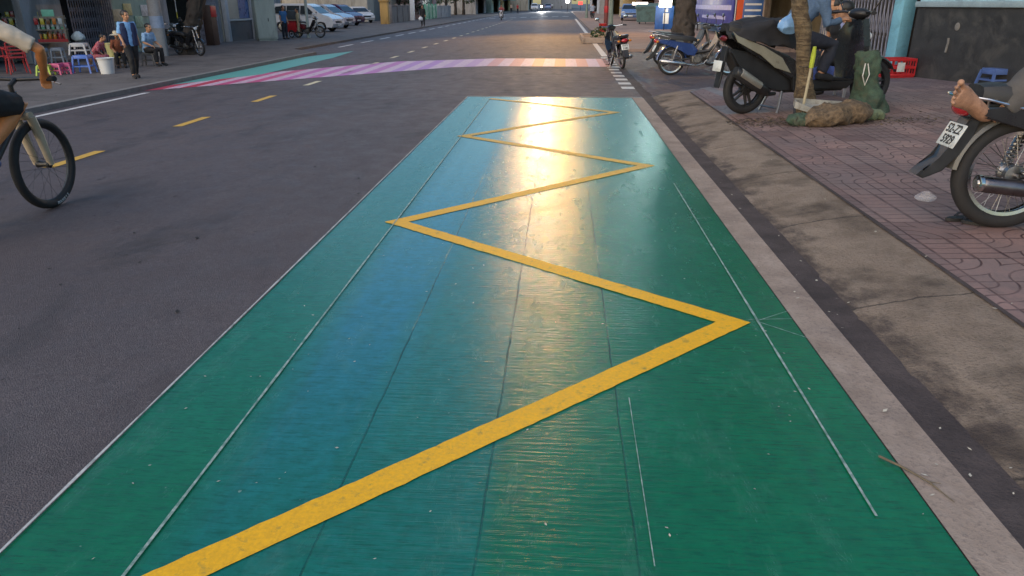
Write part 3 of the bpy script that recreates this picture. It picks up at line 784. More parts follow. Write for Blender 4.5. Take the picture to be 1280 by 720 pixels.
    if plate:
        m = MB(); m.box((0, 0, 0), (.008, .19, .14), bevel=.003)
        pl = m.build('number_plate', PLATE, root); pl.location = (-.375, 0, .545); pl.rotation_euler = (0, R(24), 0)
        for k, tx in enumerate(plate):
            if not tx: continue
            mm = MB(); mm.mesh(text_mesh(tx, .062), Matrix.Translation((-.0055, 0, .032-.064*k)) @ Euler((PI/2, 0, -PI/2)).to_matrix().to_4x4() @ Matrix.Diagonal((1.0, 1.15, 1, 1)))
            mm.build('plate_lettering', INK, pl, smooth=False)
    m = MB(); m.tube([(.46, .12, .30), (.40, .20, .14), (.385, .235, .008)], [.011, .010, .012], 8); m.build('kickstand', DULL, root)
    for e in (1, -1): m = MB(); m.tube([(.50, e*.12, .26), (.50, e*.24, .265)], [.014, .017], 8); m.build('footpeg', RUB, root)
    return root

# ------------------------------------------------------------------ cars
CGL = MG('car_glass'); CHUB = M('wheel_cover', (.45, .45, .44), .35, .1, 8, 0, metal=.6)
PANEL_GAP = M('panel_gap', (.008, .008, .009), .6, .1, 8, 0)
def car(label, loc, rz, paint, group=None, scale=1.0, kind='mpv'):
    root = thing('parked_car', label, 'car', loc, rz, group, scale)
    if kind == 'mpv':
        prof = [(-2.1, .32), (-2.2, .55), (-2.18, .95), (-2.06, 1.15), (-1.95, 1.55), (-1.75, 1.70), (.35, 1.70), (.70, 1.58), (1.30, 1.10), (1.95, .95), (2.2, .78), (2.26, .50), (2.15, .28)]
        wins = [[(-1.80, 1.12), (-1.72, 1.52), (-1.0, 1.56), (-1.0, 1.10)], [(-.92, 1.10), (-.92, 1.57), (-.05, 1.57), (-.05, 1.08)], [(.03, 1.08), (.03, 1.57), (.40, 1.56), (.98, 1.10)]]
        wsx = ((.72, 1.54), (1.27, 1.13)); rsx = ((-1.985, 1.52), (-2.085, 1.16))
    else:
        prof = [(-2.1, .32), (-2.2, .55), (-2.15, .92), (-1.55, 1.02), (-1.05, 1.42), (-.6, 1.47), (.25, 1.46), (.55, 1.36), (1.15, .98), (1.95, .86), (2.2, .70), (2.25, .48), (2.15, .28)]
        wins = [[(-1.2, 1.0), (-.92, 1.34), (-.42, 1.38), (-.42, .99)], [(-.34, .99), (-.34, 1.385), (.22, 1.37), (.86, .98)]]
        wsx = ((.58, 1.33), (1.12, 1.01)); rsx = ((-1.09, 1.38), (-1.51, 1.06))
    # wheel arches cut into the lower outline
    low = []
    for cx_ in (1.38, -1.32):
        low += [(cx_+.38, .28)]+[(cx_+.38*math.cos(a), .30+.38*math.sin(a)) for a in [PI*k/8 for k in range(1, 8)]]+[(cx_-.38, .28)]
    out = prof+low
    def hw(z): return .86 if z < .95 else .86-.30*(z-.95)
    m = MB()
    A = [m.bm.verts.new((x, -hw(z), z)) for x, z in out]; B = [m.bm.verts.new((x, hw(z), z)) for x, z in out]; k = len(out)
    for i in range(k): m.bm.faces.new((A[i], A[(i+1) % k], B[(i+1) % k], B[i]))
    m.bm.faces.new(A[::-1]); ff = m.bm.faces.new(B)
    es = [e for e in m.bm.edges if abs(e.verts[0].co.y-e.verts[1].co.y) < .2 and e.verts[0].co.z > .6 and e.verts[1].co.z > .6]
    bmesh.ops.bevel(m.bm, geom=es, offset=.05, segments=3, affect='EDGES'); bmesh.ops.triangulate(m.bm, faces=[f for f in m.bm.faces if len(f.verts) > 4])
    m.build('body', paint, root, angle=30)
    for e in (1, -1):
        for o in wins:
            m = MB(); V0 = [m.bm.verts.new((x, e*(hw(z)+.012), z)) for x, z in o]; V1 = [m.bm.verts.new((x, e*(hw(z)-.02), z)) for x, z in o]
            m.bm.faces.new(V0); m.bm.faces.new(V1[::-1])
            for i in range(4): m.bm.faces.new((V0[i], V1[i], V1[(i+1) % 4], V0[(i+1) % 4]))
            m.build('side_window', CGL, root, smooth=False)
        for x in (-.96, -.01) if kind == 'mpv' else (-.38,):
            m = MB(); m.box((x, e*.862, .72), (.012, .008, .72)); m.box((x-.18, e*.868, .93), (.16, .02, .03), bevel=.006); m.build('door_seam', PANEL_GAP, root)
        m = MB(); m.box((.98, e*.96, 1.10), (.10, .17, .12), bevel=.03); m.build('wing_mirror', paint, root)
        m = MB(); m.sph((2.10, e*.66, .74), (.14, .17, .075)); m.build('headlight', LENS, root)
        m = MB(); m.box((-2.16, e*.70, .92), (.08, .20, .26), bevel=.03); m.build('tail_light', REDL, root)
    for (p, q, nm, dx) in ((wsx[0], wsx[1], 'windscreen', .012), (rsx[0], rsx[1], 'rear_window', -.012)):
        m = MB(); m.loft([[(p[0]+dx, -hw(p[1])+.09, p[1]+.012), (p[0]+dx, hw(p[1])-.09, p[1]+.012), (p[0]-dx, hw(p[1])-.09, p[1]-.01), (p[0]-dx, -hw(p[1])+.09, p[1]-.01)],
                          [(q[0]+dx, -hw(q[1])+.07, q[1]+.012), (q[0]+dx, hw(q[1])-.07, q[1]+.012), (q[0]-dx, hw(q[1])-.07, q[1]-.01), (q[0]-dx, -hw(q[1])+.07, q[1]-.01)]])
        m.build(nm, CGL, root, smooth=False)
    m = MB(); m.box((2.235, 0, .60), (.05, .95, .13), bevel=.02); m.build('grille', BLKP, root)
    m = MB(); m.box((2.27, 0, .42), (.02, .42, .10), bevel=.004); m.build('number_plate', PLATE, root)
    for x in (1.38, -1.32):
        for e in (1, -1):
            m = MB(); m.lathe([(.05, .0), (.205, .0), (.22, -.02), (.05, -.04)], (x, e*.84, .32), 'y', 20); w_ = m.build('wheel', CHUB, root)
            m = MB(); m.torus((x, e*.77, .32), .25, .075, 'y', 28, 8, 1.2); m.build('tyre', RUB, w_)
    return root
# ------------------------------------------------------------------ the cyclist on the left
FORK = M('beige_fork_paint', (.40, .33, .24), .4, .12, 8, .05)
ORG = M('bike_dark_frame', (.03, .03, .034), .35, .2, 8, .05)
def bicycle(loc, rz, scale):
    root = thing('bicycle', 'black wide tyred bicycle with beige fork ridden along the far lane', 'bicycle', loc, rz, None, scale)
    r = .345
    for x in (0, 1.08):
        hub = MB(); hub.lathe([(.012, -.06), (.03, -.05), (.02, 0), (.03, .05), (.012, .06)], (x, 0, r), 'y', 14)
        for k in range(24):
            e = 1 if k % 2 else -1; a = 2*PI*k/24; a2 = a+.9*(1 if k % 4 < 2 else -1)
            hub.tube([(x+.028*math.cos(a2), e*.045, r+.028*math.sin(a2)), (x+.29*math.cos(a), 0, r+.29*math.sin(a))], .0012, 4)
        w_ = hub.build('wheel', BLKP, root)
        m = MB(); m.torus((x, 0, r), r-.033, .033, 'y', 56, 12); ty = m.build('tyre', RUB, w_)
        m = MB(); m.torus((x, 0, r), .287, .014, 'y', 48, 8, .9); m.build('rim', BLKP, w_)
        if x > 1:                            # white lettering on the side wall, facing the road's middle
            for sd in (-1,):
                mm = MB()
                for k, ch in enumerate('MAXXIS'):
                    a = R(-75)-(2.5-k)*.075*-1 if False else R(-86)+k*.085
                    rr = .313
                    mt = Matrix.Translation((x+rr*math.cos(a), -.0322, r+rr*math.sin(a))) @ Euler((PI/2, 0, 0)).to_matrix().to_4x4() @ Matrix.Rotation(a+PI/2, 4, 'Z')
                    mm.mesh(text_mesh(ch, .030, .0015), mt)
                mm.build('tyre_lettering', M('white_tyre_lettering', (.6, .6, .6), .6, .1, 9, 0), w_, smooth=False)
    m = MB()
    for e in (1, -1): m.tube([(1.08, e*.058, r), (1.02, e*.062, .58), (.985, e*.055, .72)], [.026, .036, .034], 10, flat=(1, .8))
    m.tube([(.985, -.06, .725), (.985, .06, .725)], .032, 10); m.cyl((.985, 0, .72), (.945, 0, .86), .022)
    m.build('fork', FORK, root)
    m = MB()
    m.cyl((.975, 0, .74), (.935, 0, .90), .028); m.tube([(.95, 0, .84), (.34, 0, .72)], .022, 10); m.tube([(.965, 0, .77), (.42, 0, .30)], .025, 10); m.tube([(.42, 0, .30), (.31, 0, .82)], .018, 10)
    for e in (1, -1): m.tube([(0, e*.06, r), (.40, e*.04, .30)], .012, 8); m.tube([(0, e*.06, r), (.33, e*.03, .70)], .010, 8)
    m.build('frame', ORG, root)
    m = MB(); m.loft([[(.44, y*.02, .90+z*.02) for y, z in ((-1, 0), (0, 1), (1, 0), (0, -1))], [(.30, y*.05, .90+z*.03) for y, z in ((-1, 0), (0, 1), (1, 0), (0, -1))], [(.17, y*.075, .91+z*.035) for y, z in ((-1, 0), (0, 1), (1, 0), (0, -1))]]); m.cyl((.31, 0, .80), (.29, 0, .89), .014); m.build('saddle', VINYL, root)
    m = MB(); m.tube([(.935, 0, .90), (.93, 0, .95), (.99, 0, .985)], .018, 8)
    m.tube([(.93, .33, 1.00), (.985, .20, .995), (.995, 0, .985), (.985, -.20, .995), (.93, -.33, 1.00)], .014, 8); hb = m.build('handlebar', BLKP, root)
    for e in (1, -1):
        m = MB(); m.cyl((.955, e*.245, .998), (.92, e*.355, 1.001), .019); m.build('grip', RUB, hb)
        m = MB(); m.tube([(.98, e*.20, .99), (1.03, e*.24, .97), (1.01, e*.33, .955)], .006, 6); m.build('brake_lever', DULL, hb)
    m = MB(); m.lathe([(.085, -.062), (.09, -.058), (.085, -.054)], (.42, 0, .30), 'y', 28)
    m.tube([(.42, -.055, .30), (.42, -.08, .30), (.32, -.08, .44)], .010, 8); m.tube([(.42, -.06, .30), (.42, .075, .30), (.52, .08, .16)], .010, 8); ck = m.build('crank', BLKP, root)
    for c_ in ((.33, -.13, .44), (.52, .13, .155)): m = MB(); m.box(c_, (.09, .09, .02)); m.build('pedal', BLKP, ck)
    return root
bp = G(68, 259, road_z); BSC = 1.12
bicycle((bp.x, bp.y-1.08*BSC, bp.z), PI/2, BSC)
CREAM = M('cream_shirt', (.52, .43, .34), .85, .1, 6, .2)
BSH = M('black_shorts', (.018, .018, .020), .8, .25, 9, .2)
BSHOE = M('blue_shoe', (.05, .09, .22), .7, .2, 9, .1)
person('cyclist in a cream shirt and black shorts riding past on the left', (bp.x, bp.y-1.08*BSC, bp.z), PI/2,
       dict(pel=(.30, 0, .97), belly=(.41, 0, 1.09), chest=(.57, 0, 1.26), collar=(.66, 0, 1.40), neck=(.70, 0, 1.46), head=(.78, 0, 1.56),
            shL=(.65, .18, 1.37), elL=(.78, .38, 1.20), wrL=(.90, .31, 1.045), shR=(.64, -.19, 1.37), elR=(.77, -.40, 1.21), wrR=(.90, -.30, 1.045),
            hpL=(.29, .09, .93), knL=(.66, .13, .62), anL=(.48, .12, .22), toL=(.60, .13, .16), hpR=(.29, -.09, .93), knR=(.80, -.14, .83), anR=(.34, -.125, .54), toR=(.45, -.13, .48)),
       CREAM, BSH, BSHOE, skin=SKIN_W, scale=BSC, face=(1, 0, -.1), sleeve=.85, shorts=True, curl=.95, vox=.010, cat='cyclist')

# ------------------------------------------------------------------ right hand motorbike with the sleeper's foot
SILV = M('silver_paint', (.34, .34, .33), .35, .15, 6, .03, metal=.5)
STEEL_EX = M('brushed_muffler', (.17, .155, .16), .30, .2, 6, .05, metal=1)
ap = G(1245, 284)
ASC = 1.17
bikeA = cub('dark spoke wheeled motorbike with white plate and steel muffler, person resting on it', (ap.x, ap.y, zg(ap.x)), 0, BLKG, group='motorbikes parked on the right', scale=ASC, exh=STEEL_EX, fendmat=M('dark_grey_fender', (.085, .083, .08), .4, .2, 6, .03), tail=BLKG, r=.325, tw=.046, railz=-.06, signals=False)
GREYT = M('grey_trousers', (.075, .070, .068), .9, .15, 12, .3)
def foot_into(m, heel, toe, sole_n, s=1.0):
    """bare foot: heel to big toe along one line, the sole facing sole_n"""
    heel, toe, nn = Vector(heel), Vector(toe), Vector(sole_n); d = (toe-heel); L_ = d.length; d.normalize(); nn = (nn-d*nn.dot(d)).normalized(); l = d.cross(nn).normalized()
    def q(f, a, h): return heel+d*(f*L_)+l*(a*L_)-nn*(h*L_)
    sec = ((-.02, 0, .06, .07, .06), (.06, 0, .10, .115, .115), (.20, .0, .12, .12, .15), (.38, .015, .125, .115, .15), (.55, .01, .115, .14, .12), (.68, .0, .095, .165, .095), (.78, -.005, .08, .165, .075), (.84, -.01, .07, .14, .055))
    rings = []
    for f, c_, h, wv, hv in sec:
        rings.append([q(f, c_+wv*math.cos(2*PI*k/14), h+hv*math.sin(2*PI*k/14)*(.85 if math.sin(2*PI*k/14) < 0 else 1.1)) for k in range(14)])
    m.loft(rings)
    for k, (a, ln, r_) in enumerate(((.105, .99, .056), (.035, 1.0, .036), (-.022, .965, .034), (-.073, .915, .032), (-.120, .86, .032))):
        b0, b1, b2 = q(.76-.03*k*.5, a*.92, .07), q(ln-.06, a*1.12, .055), q(ln, a*1.18, .035)
        m.tube([b0, b1, b2], [r_*L_*.8, r_*L_*.62, r_*L_*.75], 9); m.sph(q(ln-.01, a*1.18, .03), r_*L_*.86)
    return q
# person lying back along the bike, soles towards the street, the head out beyond the bars
heel = (P(1241, 148, ap.y-.10*ASC)-Vector((ap.x, ap.y, zg(ap.x))))/ASC
toe = (P(1195, 113, ap.y-.24*ASC)-Vector((ap.x, ap.y, zg(ap.x))))/ASC
root = thing('person', 'person lying on the dark motorbike with bare foot on its tail', 'person', bikeA.location, 0, None, ASC)
m = MB()
FN = Vector((-.5, -.8, .28)).normalized(); anR = heel+(toe-heel)*.10-FN*.085; knR = Vector((.34, -.14, 1.30)); hipR = Vector((.80, -.06, .93))
pel = Vector((.84, 0, .93)); col = Vector((1.32, 0, 1.16)); hd = Vector((1.52, 0, 1.28)); ud = (col-pel).normalized()
anL = Vector((.16, -.17, .72)); knL = Vector((.56, -.22, .86)); hipL = Vector((.80, .08, .93))
m.tube([anR+(knR-anR)*.0, anR.lerp(knR, .5), knR, knR.lerp(hipR, .5), hipR], [.040, .056, .055, .08, .09], 12)
m.tube([anL, anL.lerp(knL, .5), knL, knL.lerp(hipL, .5), hipL], [.040, .056, .055, .08, .09], 12)
q = foot_into(m, heel, toe, FN)
foot_into(m, anL+Vector((.04, 0, -.06)), anL+Vector((-.19, -.02, -.05)), (0, -.2, -1))
m.tube([pel-ud*.06, pel, pel+ud*.25, col, col+ud*.04], [.11, .125, .12, .11, .06], 14); m.tube([col, col+ud*.1], .05)
head_into(m, hd, col, (.2, 0, 1))
for e in (1, -1):
    sh, el, wr = col+Vector((-.02, e*.18, 0)), Vector((1.22, e*.30, 1.0)), Vector((1.24, e*.08, 1.25))
    m.tube([col, sh, el, wr], [.06, .05, .036, .026], 10); hand_into(m, wr, el, .5, e)
remesh(m, .0045, 2).build('body', M('sole_skin', (.37, .20, .125), .6, .3, 16, .25, dirt=(.16, .085, .055)), root, angle=80)
m = MB(); e0 = anR.lerp(knR, .10)
m.tube([e0, anR.lerp(knR, .5), knR, knR.lerp(hipR, .5), hipR], [.082, .105, .115, .115, .118], 14)
m.tube([anL.lerp(knL, .1), anL.lerp(knL, .5), knL, knL.lerp(hipL, .5), hipL], [.074, .088, .09, .106, .116], 14)
m.tube([pel-ud*.08, pel, pel+ud*.08], [.12, .14, .13], 14)
r_ = remesh(m, .012, 3); r_.jitter(.014, 7, 2).jitter(.005, 22, 5); r_.build('trousers', GREYT, root, angle=80)
m = MB(); m.tube([pel, pel+ud*.25, col, col+ud*.02], [.14, .136, .125, .07], 14)
for e in (1, -1): m.tube([col, col+Vector((-.02, e*.18, 0)), Vector((1.22, e*.30, 1.0))], [.075, .065, .055], 10)
remesh(m, .014, 3).build('shirt', M('dark_tee', (.03, .03, .035), .85, .2, 8, .2), root, angle=80)
h = MB(); h.sph(hd+Vector((.05, 0, -.02)), (.10, .088, .10)); h.build('hair', HAIR, root, angle=80)
# sandal beside the rear wheel, clear bag on the paving
SAND = M('black_sandal', (.015, .014, .016), .7, .2, 14, .2)
def sandal(label, px, py, rz):
    p = G(px, py); root = thing('sandal', label, 'sandal', (p.x, p.y, zg(p.x)), rz, 'sandals by the motorbike')
    out = [(.135*math.cos(a)*(1), .046*math.sin(a)*(1.1 if math.cos(a) > 0 else .85)) for a in [2*PI*k/20 for k in range(20)]]
    m = MB(); m.prism(out, 0, .022, 'xy', bevel=.004); m.build('sole', SAND, root)
    for e in (1, -1):
        m = MB(); m.tube([(.085, 0, .022), (.05, e*.03, .05), (.0, e*.045, .045), (-.03, e*.047, .018)], .008, 6, flat=(1.6, .6)); m.build('strap', SAND, root)
sandal('black sandal half under the rear wheel of the spoked motorbike', 1203, 275, R(10))
sandal('black sandal lying behind the wheel of the spoked motorbike', 1228, 281, R(-20))
BAGT, bt, bb_ = nt('clear_plastic_film'); bb_.inputs['Base Color'].default_value = (.8, .8, .85, 1); bb_.inputs['Alpha'].default_value = .16; bb_.inputs['Roughness'].default_value = .12
def plastic_bag(label, loc, size, mat, group=None, seed=0, tall=1.0):
    m = MB(); m.sph((0, 0, size*.4*tall), (size*.55, size*.45, size*.40*tall), (0, 0, 0), 18, 12)
    for v in m.bm.verts:
        if v.co.z > size*.6*tall: v.co.x *= .55; v.co.y *= .55; v.co.z += size*.15
        v.co.z = max(v.co.z, .002)
    m.jitter(size*.14, 6/size*.35, seed).jitter(size*.06, 4/size, seed+3)
    for v in m.bm.verts: v.co.z = max(v.co.z, .002)
    o = m.build('plastic_bag', mat, None, angle=25); o.location = loc; return tag(o, label, 'bag', group)
p = G(1156, 251); plastic_bag('crumpled clear plastic bag lying on the patterned paving', (p.x, p.y, zg(p.x)), .15, BAGT, seed=4, tall=.45)
# blue stool by the dark wall
def stool(label, loc, rz, mat, h=.45, w=.30, group=None):
    root = thing('plastic_stool', label, 'stool', loc, rz, group)
    m = MB(); m.box((0, 0, h-.015), (w*.92, w*.92, .03), bevel=.010)
    for e in (1, -1):
        m.box((0, e*w*.46, h-.06), (w*.86, .012, .07), bevel=.004); m.box((e*w*.46, 0, h-.06), (.012, w*.86, .07), bevel=.004)
    m.build('seat', mat, root)
    for a in (1, -1):
        for b in (1, -1):
            m = MB(); m.loft([[(a*(w*.44+dx*.02), b*(w*.44+dy*.02), h-.03) for dx, dy in ((-1, -1), (1, -1), (1, 1), (-1, 1))], [(a*(w*.56+dx*.018), b*(w*.56+dy*.018), 0) for dx, dy in ((-1, -1), (1, -1), (1, 1), (-1, 1))]]); m.build('leg', mat, root)
    m = MB()
    for e in (1, -1): m.box((0, e*w*.51, h*.38), (w, .012, .03)); m.box((e*w*.51, 0, h*.38), (.012, w, .03))
    m.build('stretcher', mat, root); return root
PB = M('blue_plastic', (.07, .12, .30), .4, .12, 6, .05)
p = G(1241, 108); stool('low blue plastic stool standing against the dark wall', (p.x, p.y, zg(p.x)), .2, PB, .30, .34)
# ------------------------------------------------------------------ right side: scooter, people, sacks, crate
def onX(px, X, py=20):
    d = ray(px, py); return X*d.y/d.x
SILVD = M('silver_body_panel', (.30, .28, .22), .35, .15, 7, .03, metal=.3)
COVER = M('black_cloth_cover', (.016, .016, .020), .85, .25, 10, .3)
ALEXH = M('silver_heat_shield', (.34, .33, .30), .4, .15, 7, .05, metal=.6)
BLUEP = M('blue_white_packet', (.06, .09, .28), .4, .5, 16, .05)
a_, b_ = G(928, 142), G(1083, 129); hv = b_-a_; SCW = 1.30; SDX = .40; SSC = hv.length/(SCW+SDX)
def scooter(label, loc, rz, scale, group):
    root = thing('motor_scooter', label, 'scooter', loc, rz, group, scale); r = .275; wb = SCW
    moto_wheel(root, 0, r, False, .045, BLKP); moto_wheel(root, wb, r, False, .042, BLKP)
    m = MB()
    m.prism([(-.10, .36), (.30, .26), (.42, .22), (.86, .22), (.98, .34), (.86, .36), (.48, .36), (.36, .56), (.10, .62), (-.30, .70), (-.34, .66)], -.11, .11, bevel=.03)
    m.build('underbody', BLKP, root)
    for e in (1, -1):
        m = MB(); m.prism([(.52, .50), (.40, .62), (.10, .72), (-.30, .83), (-.46, .86), (-.40, .80), (-.10, .66), (.20, .52), (.44, .36)], e*.11, e*.165, bevel=.02); m.build('side_panel', BLKG, root)
        m = MB()
        m.prism([(.42, .44), (.30, .60), (.05, .72), (-.30, .83), (-.48, .875), (-.28, .77), (.02, .64), (.22, .50)], e*.166, e*.178, bevel=.004); m.build('silver_panel', SILVD, root)
        m = MB(); m.prism([(.46, .25), (.86, .25), (.92, .33), (.52, .35), (.44, .42)], e*.12, e*.175, bevel=.015); m.build('footboard_skirt', BLKP, root)
    m = MB(); m.sph((-.46, 0, .80), (.05, .07, .03)); m.build('tail_light', M('dark_red_lens', (.10, .008, .01), .2, .15, 9, 0), root)
    m = MB(); m.prism([(-.34, .70), (-.40, .72), (-.50, .42), (-.56, .30), (-.52, .29), (-.44, .42)], -.05, .05, bevel=.008); m.build('mud_flap', BLKP, root)
    m = MB(); m.box((0, 0, 0), (.008, .19, .14), bevel=.003); pl = m.build('number_plate', PLATE, root); pl.location = (-.385, 0, .52); pl.rotation_euler = (0, R(8), 0); pl.scale = (1, .8, .8)
    m = MB(); rings = []
    for x, z, hw, th in ((.42, .74, .10, .05), (.25, .80, .15, .07), (.0, .83, .16, .07), (-.25, .89, .14, .06), (-.44, .91, .08, .04)):
        rings.append([(x, y*hw, z+zz*th) for y, zz in ((-1, -.8), (-1.03, .2), (-.8, .85), (-.3, 1), (.3, 1), (.8, .85), (1.03, .2), (1, -.8))])
    m.loft(rings); m.build('seat', VINYL, root)
    m = MB(); rings = []
    for z, x, hw, th in ((.34, .98, .16, .05), (.50, 1.00, .21, .07), (.70, .99, .23, .08), (.86, 1.00, .18, .09), (.98, 1.02, .12, .08)):
        rings.append([(x-th+.5*th*(1-y*y), y*hw, z) for y in (-1, -.6, 0, .6, 1)]+[(x+th*(1-y*y), y*hw, z+.01) for y in (1, .6, 0, -.6, -1)])
    m.loft(rings); m.build('front_apron', BLKG, root)
    m = MB(); m.sph((1.09, 0, .80), (.04, .13, .06)); m.build('headlight', LENS, root)
    m = MB(); arc_strip(m, wb, r, r+.03, 30, 165, .065, n=16); m.build('front_fender', BLKG, root)
    for e in (1, -1):
        m = MB(); m.tube([(wb, e*.075, r), (wb-.14, e*.07, .62), (wb-.22, e*.04, .85)], .022, 8); m.build('fork', DULL, root)
    m = MB(); m.sph((.98, 0, 1.04), (.10, .14, .06))
    for e in (1, -1): m.tube([(.98, 0, 1.04), (.95, e*.2, 1.06), (.88, e*.34, 1.05)], .014, 8)
    hb = m.build('handlebar', BLKP, root)
    for e in (1, -1):
        m = MB(); m.cyl((.92, e*.27, 1.056), (.87, e*.36, 1.048), .02); m.build('grip', RUB, hb)
        m = MB(); m.tube([(.95, e*.22, 1.06), (.96, e*.30, 1.16), (.94, e*.36, 1.22)], .007, 6); m.sph((.935, e*.38, 1.25), (.018, .07, .045)); m.build('mirror', BLKP, hb)
    m = MB(); m.tube([(.30, -.12, .22), (.16, -.17, .22), (.10, -.19, .27)], [.02, .022, .03], 10); m.tube([(.14, -.19, .255), (.08, -.195, .275), (-.28, -.20, .47), (-.31, -.20, .485)], [.04, .062, .060, .045], 16); ex = m.build('exhaust', BLKP, root)
    m = MB(); m.tube([(.02, -.215, .32), (-.24, -.222, .465)], [.055, .055], 14, flat=(1, .85)); m.build('heat_shield', ALEXH, ex)
    m = MB()
    for e in (1, -1): m.tube([(.40, e*.10, .24), (.36, e*.14, .10), (.33, e*.16, .01)], .014, 8)
    m.tube([(.34, -.15, .06), (.34, .15, .06)], .011, 8); m.build('centre_stand', DULL, root)
    m = MB(); m.tube([(.50, -.12, .24), (.47, -.21, .12), (.45, -.27, .008)], .013, 8); m.build('kickstand', BLKP, root)
    m = MB(); m.box((.68, -.11, .42), (.17, .05, .15), bevel=.02); m.build('engine_cover_sticker', BLUEP, root)
    def stretch(o):
        for ch in [k for k in C.objects if k.parent == o]:
            if ch.location.length < .01:
                for v in ch.data.vertices:
                    if v.co.x > .4: v.co.x += SDX*min(1, (v.co.x-.4)/.5)
                    elif v.co.x < -.28: v.co.x = -.28+(v.co.x+.28)*.35
            stretch(ch)
    stretch(root)
    return root
scoot = scooter('black scooter with silver side panel parked behind the thin tree', (a_.x, a_.y, zg(a_.x)), math.atan2(hv.y, hv.x), SSC, 'motorbikes parked on the right')
# loose black cloth over its seat and tail
m = MB(); rings = []
for x, zt, hw, dz in ((-.33, .91, .10, .08), (-.26, .95, .15, .14), (-.12, 1.00, .19, .20), (.08, 1.02, .22, .27), (.30, 1.00, .22, .29), (.46, .93, .18, .24)):
    rings.append([(x, -hw*1.05, zt-dz), (x, -hw, zt-dz*.45), (x, -hw*.72, zt-.03), (x, -hw*.25, zt), (x, hw*.25, zt), (x, hw*.72, zt-.03), (x, hw, zt-dz*.45), (x, hw*1.05, zt-dz),
                  (x, hw*.96, zt-dz), (x, hw*.90, zt-dz*.45), (x, hw*.65, zt-.05), (x, hw*.2, zt-.02), (x, -hw*.2, zt-.02), (x, -hw*.65, zt-.05), (x, -hw*.90, zt-dz*.45), (x, -hw*.96, zt-dz)])
m.loft(rings); m.subdiv(3); m.jitter(.05, 5, 3).jitter(.022, 13, 2).jitter(.008, 32, 4)
o = m.build('cloth_cover', COVER, None, angle=70); o.location = scoot.location; o.rotation_euler = scoot.rotation_euler; o.scale = scoot.scale
tag(o, 'black cloth draped over the seat of the silver panelled scooter', 'cover')
DENIM = M('faded_denim', (.075, .12, .19), .9, .35, 7, .35)
NAVY = M('dark_navy_trousers', (.016, .018, .028), .9, .25, 8, .3)
PALEB = M('pale_blue_shirt', (.30, .32, .50), .85, .2, 7, .2)
BLACKC = M('black_cloth', (.014, .014, .016), .9, .25, 8, .3)
DGREEN = M('dark_green_vest', (.02, .045, .032), .85, .3, 9, .25)
# denim-clad person sitting astride the scooter, bending forward
person('person in a faded denim jacket sitting bent over the scooter', scoot.location, scoot.rotation_euler.z,
       dict(pel=(.50, 0, .84), belly=(.56, 0, .95), chest=(.66, 0, 1.10), collar=(.74, 0, 1.22), neck=(.77, 0, 1.27), head=(.86, 0, 1.37),
            shL=(.73, .18, 1.18), elL=(.86, .27, .98), wrL=(1.05, .25, 1.05), shR=(.73, -.18, 1.18), elR=(.74, -.27, .94), wrR=(.96, -.22, .98),
            hpL=(.53, .09, .80), knL=(.92, .16, .74), anL=(.80, .17, .42), toL=(.94, .18, .37), hpR=(.53, -.09, .80), knR=(.94, -.17, .72), anR=(.82, -.18, .42), toR=(.96, -.19, .37)),
       DENIM, NAVY, BLACKC, scale=SSC, sleeve=1.9, face=(1, 0, -.3), vox=.011)
# two seated people behind
def seat_pose(lean=.05):
    return dict(pel=(0, 0, .50), belly=(.03, 0, .62), chest=(.06+lean, 0, .82), collar=(.07+lean*1.5, 0, .96), neck=(.09+lean*1.6, 0, 1.01), head=(.12+lean*1.9, 0, 1.12),
                shL=(.07+lean*1.5, .165, .93), elL=(.10+lean, .24, .70), wrL=(.32, .17, .62), shR=(.07+lean*1.5, -.165, .93), elR=(.10+lean, -.24, .70), wrR=(.32, -.17, .62),
                hpL=(.03, .09, .47), knL=(.42, .12, .48), anL=(.40, .12, .09), toL=(.54, .13, .03), hpR=(.03, -.09, .47), knR=(.42, -.12, .48), anR=(.40, -.12, .09), toR=(.54, -.13, .03))
WSP = M('grey_plastic', (.28, .28, .30), .45, .12, 7, .05)
def seated(label, px, py, Y, rz, shirt, trousers, sc=1.0, vest=None, **kw):
    p = P(px, py, Y); z = zg(p.x); loc = (p.x, p.y, z)
    s_ = (p.z-z)/1.14*1.0
    r_ = person(label, loc, rz, seat_pose(.06), shirt, trousers, BLACKC, scale=s_, vox=.012, vest=vest, **kw)
    return loc, s_
loc, s_ = seated('black haired person in a white and blue shirt seated behind the scooter', 1079, 12, 12.4, R(170), PALEB, BLACKC, vest=DGREEN, sleeve=.8, group=None)
stool('grey plastic stool under the black haired person behind the scooter', loc, .1, WSP, .42*s_, .30)
loc, s_ = seated('second dark haired person seated farther back behind the scooter', 1064, 7, 13.6, R(185), BLACKC, NAVY)
stool('grey plastic stool under the farther person behind the scooter', loc, .3, WSP, .42*s_, .30)
# pale blue plastic bag hanging from the scooter bar
BLBAG = M('pale_blue_plastic_bag', (.16, .30, .52), .35, .3, 9, .25)
p = P(987, 33, a_.y-.25); o = plastic_bag('pale blue plastic bag perched on the scooter beside the thin tree', (p.x, p.y, p.z-.10), .26, BLBAG, seed=8, tall=1.1)

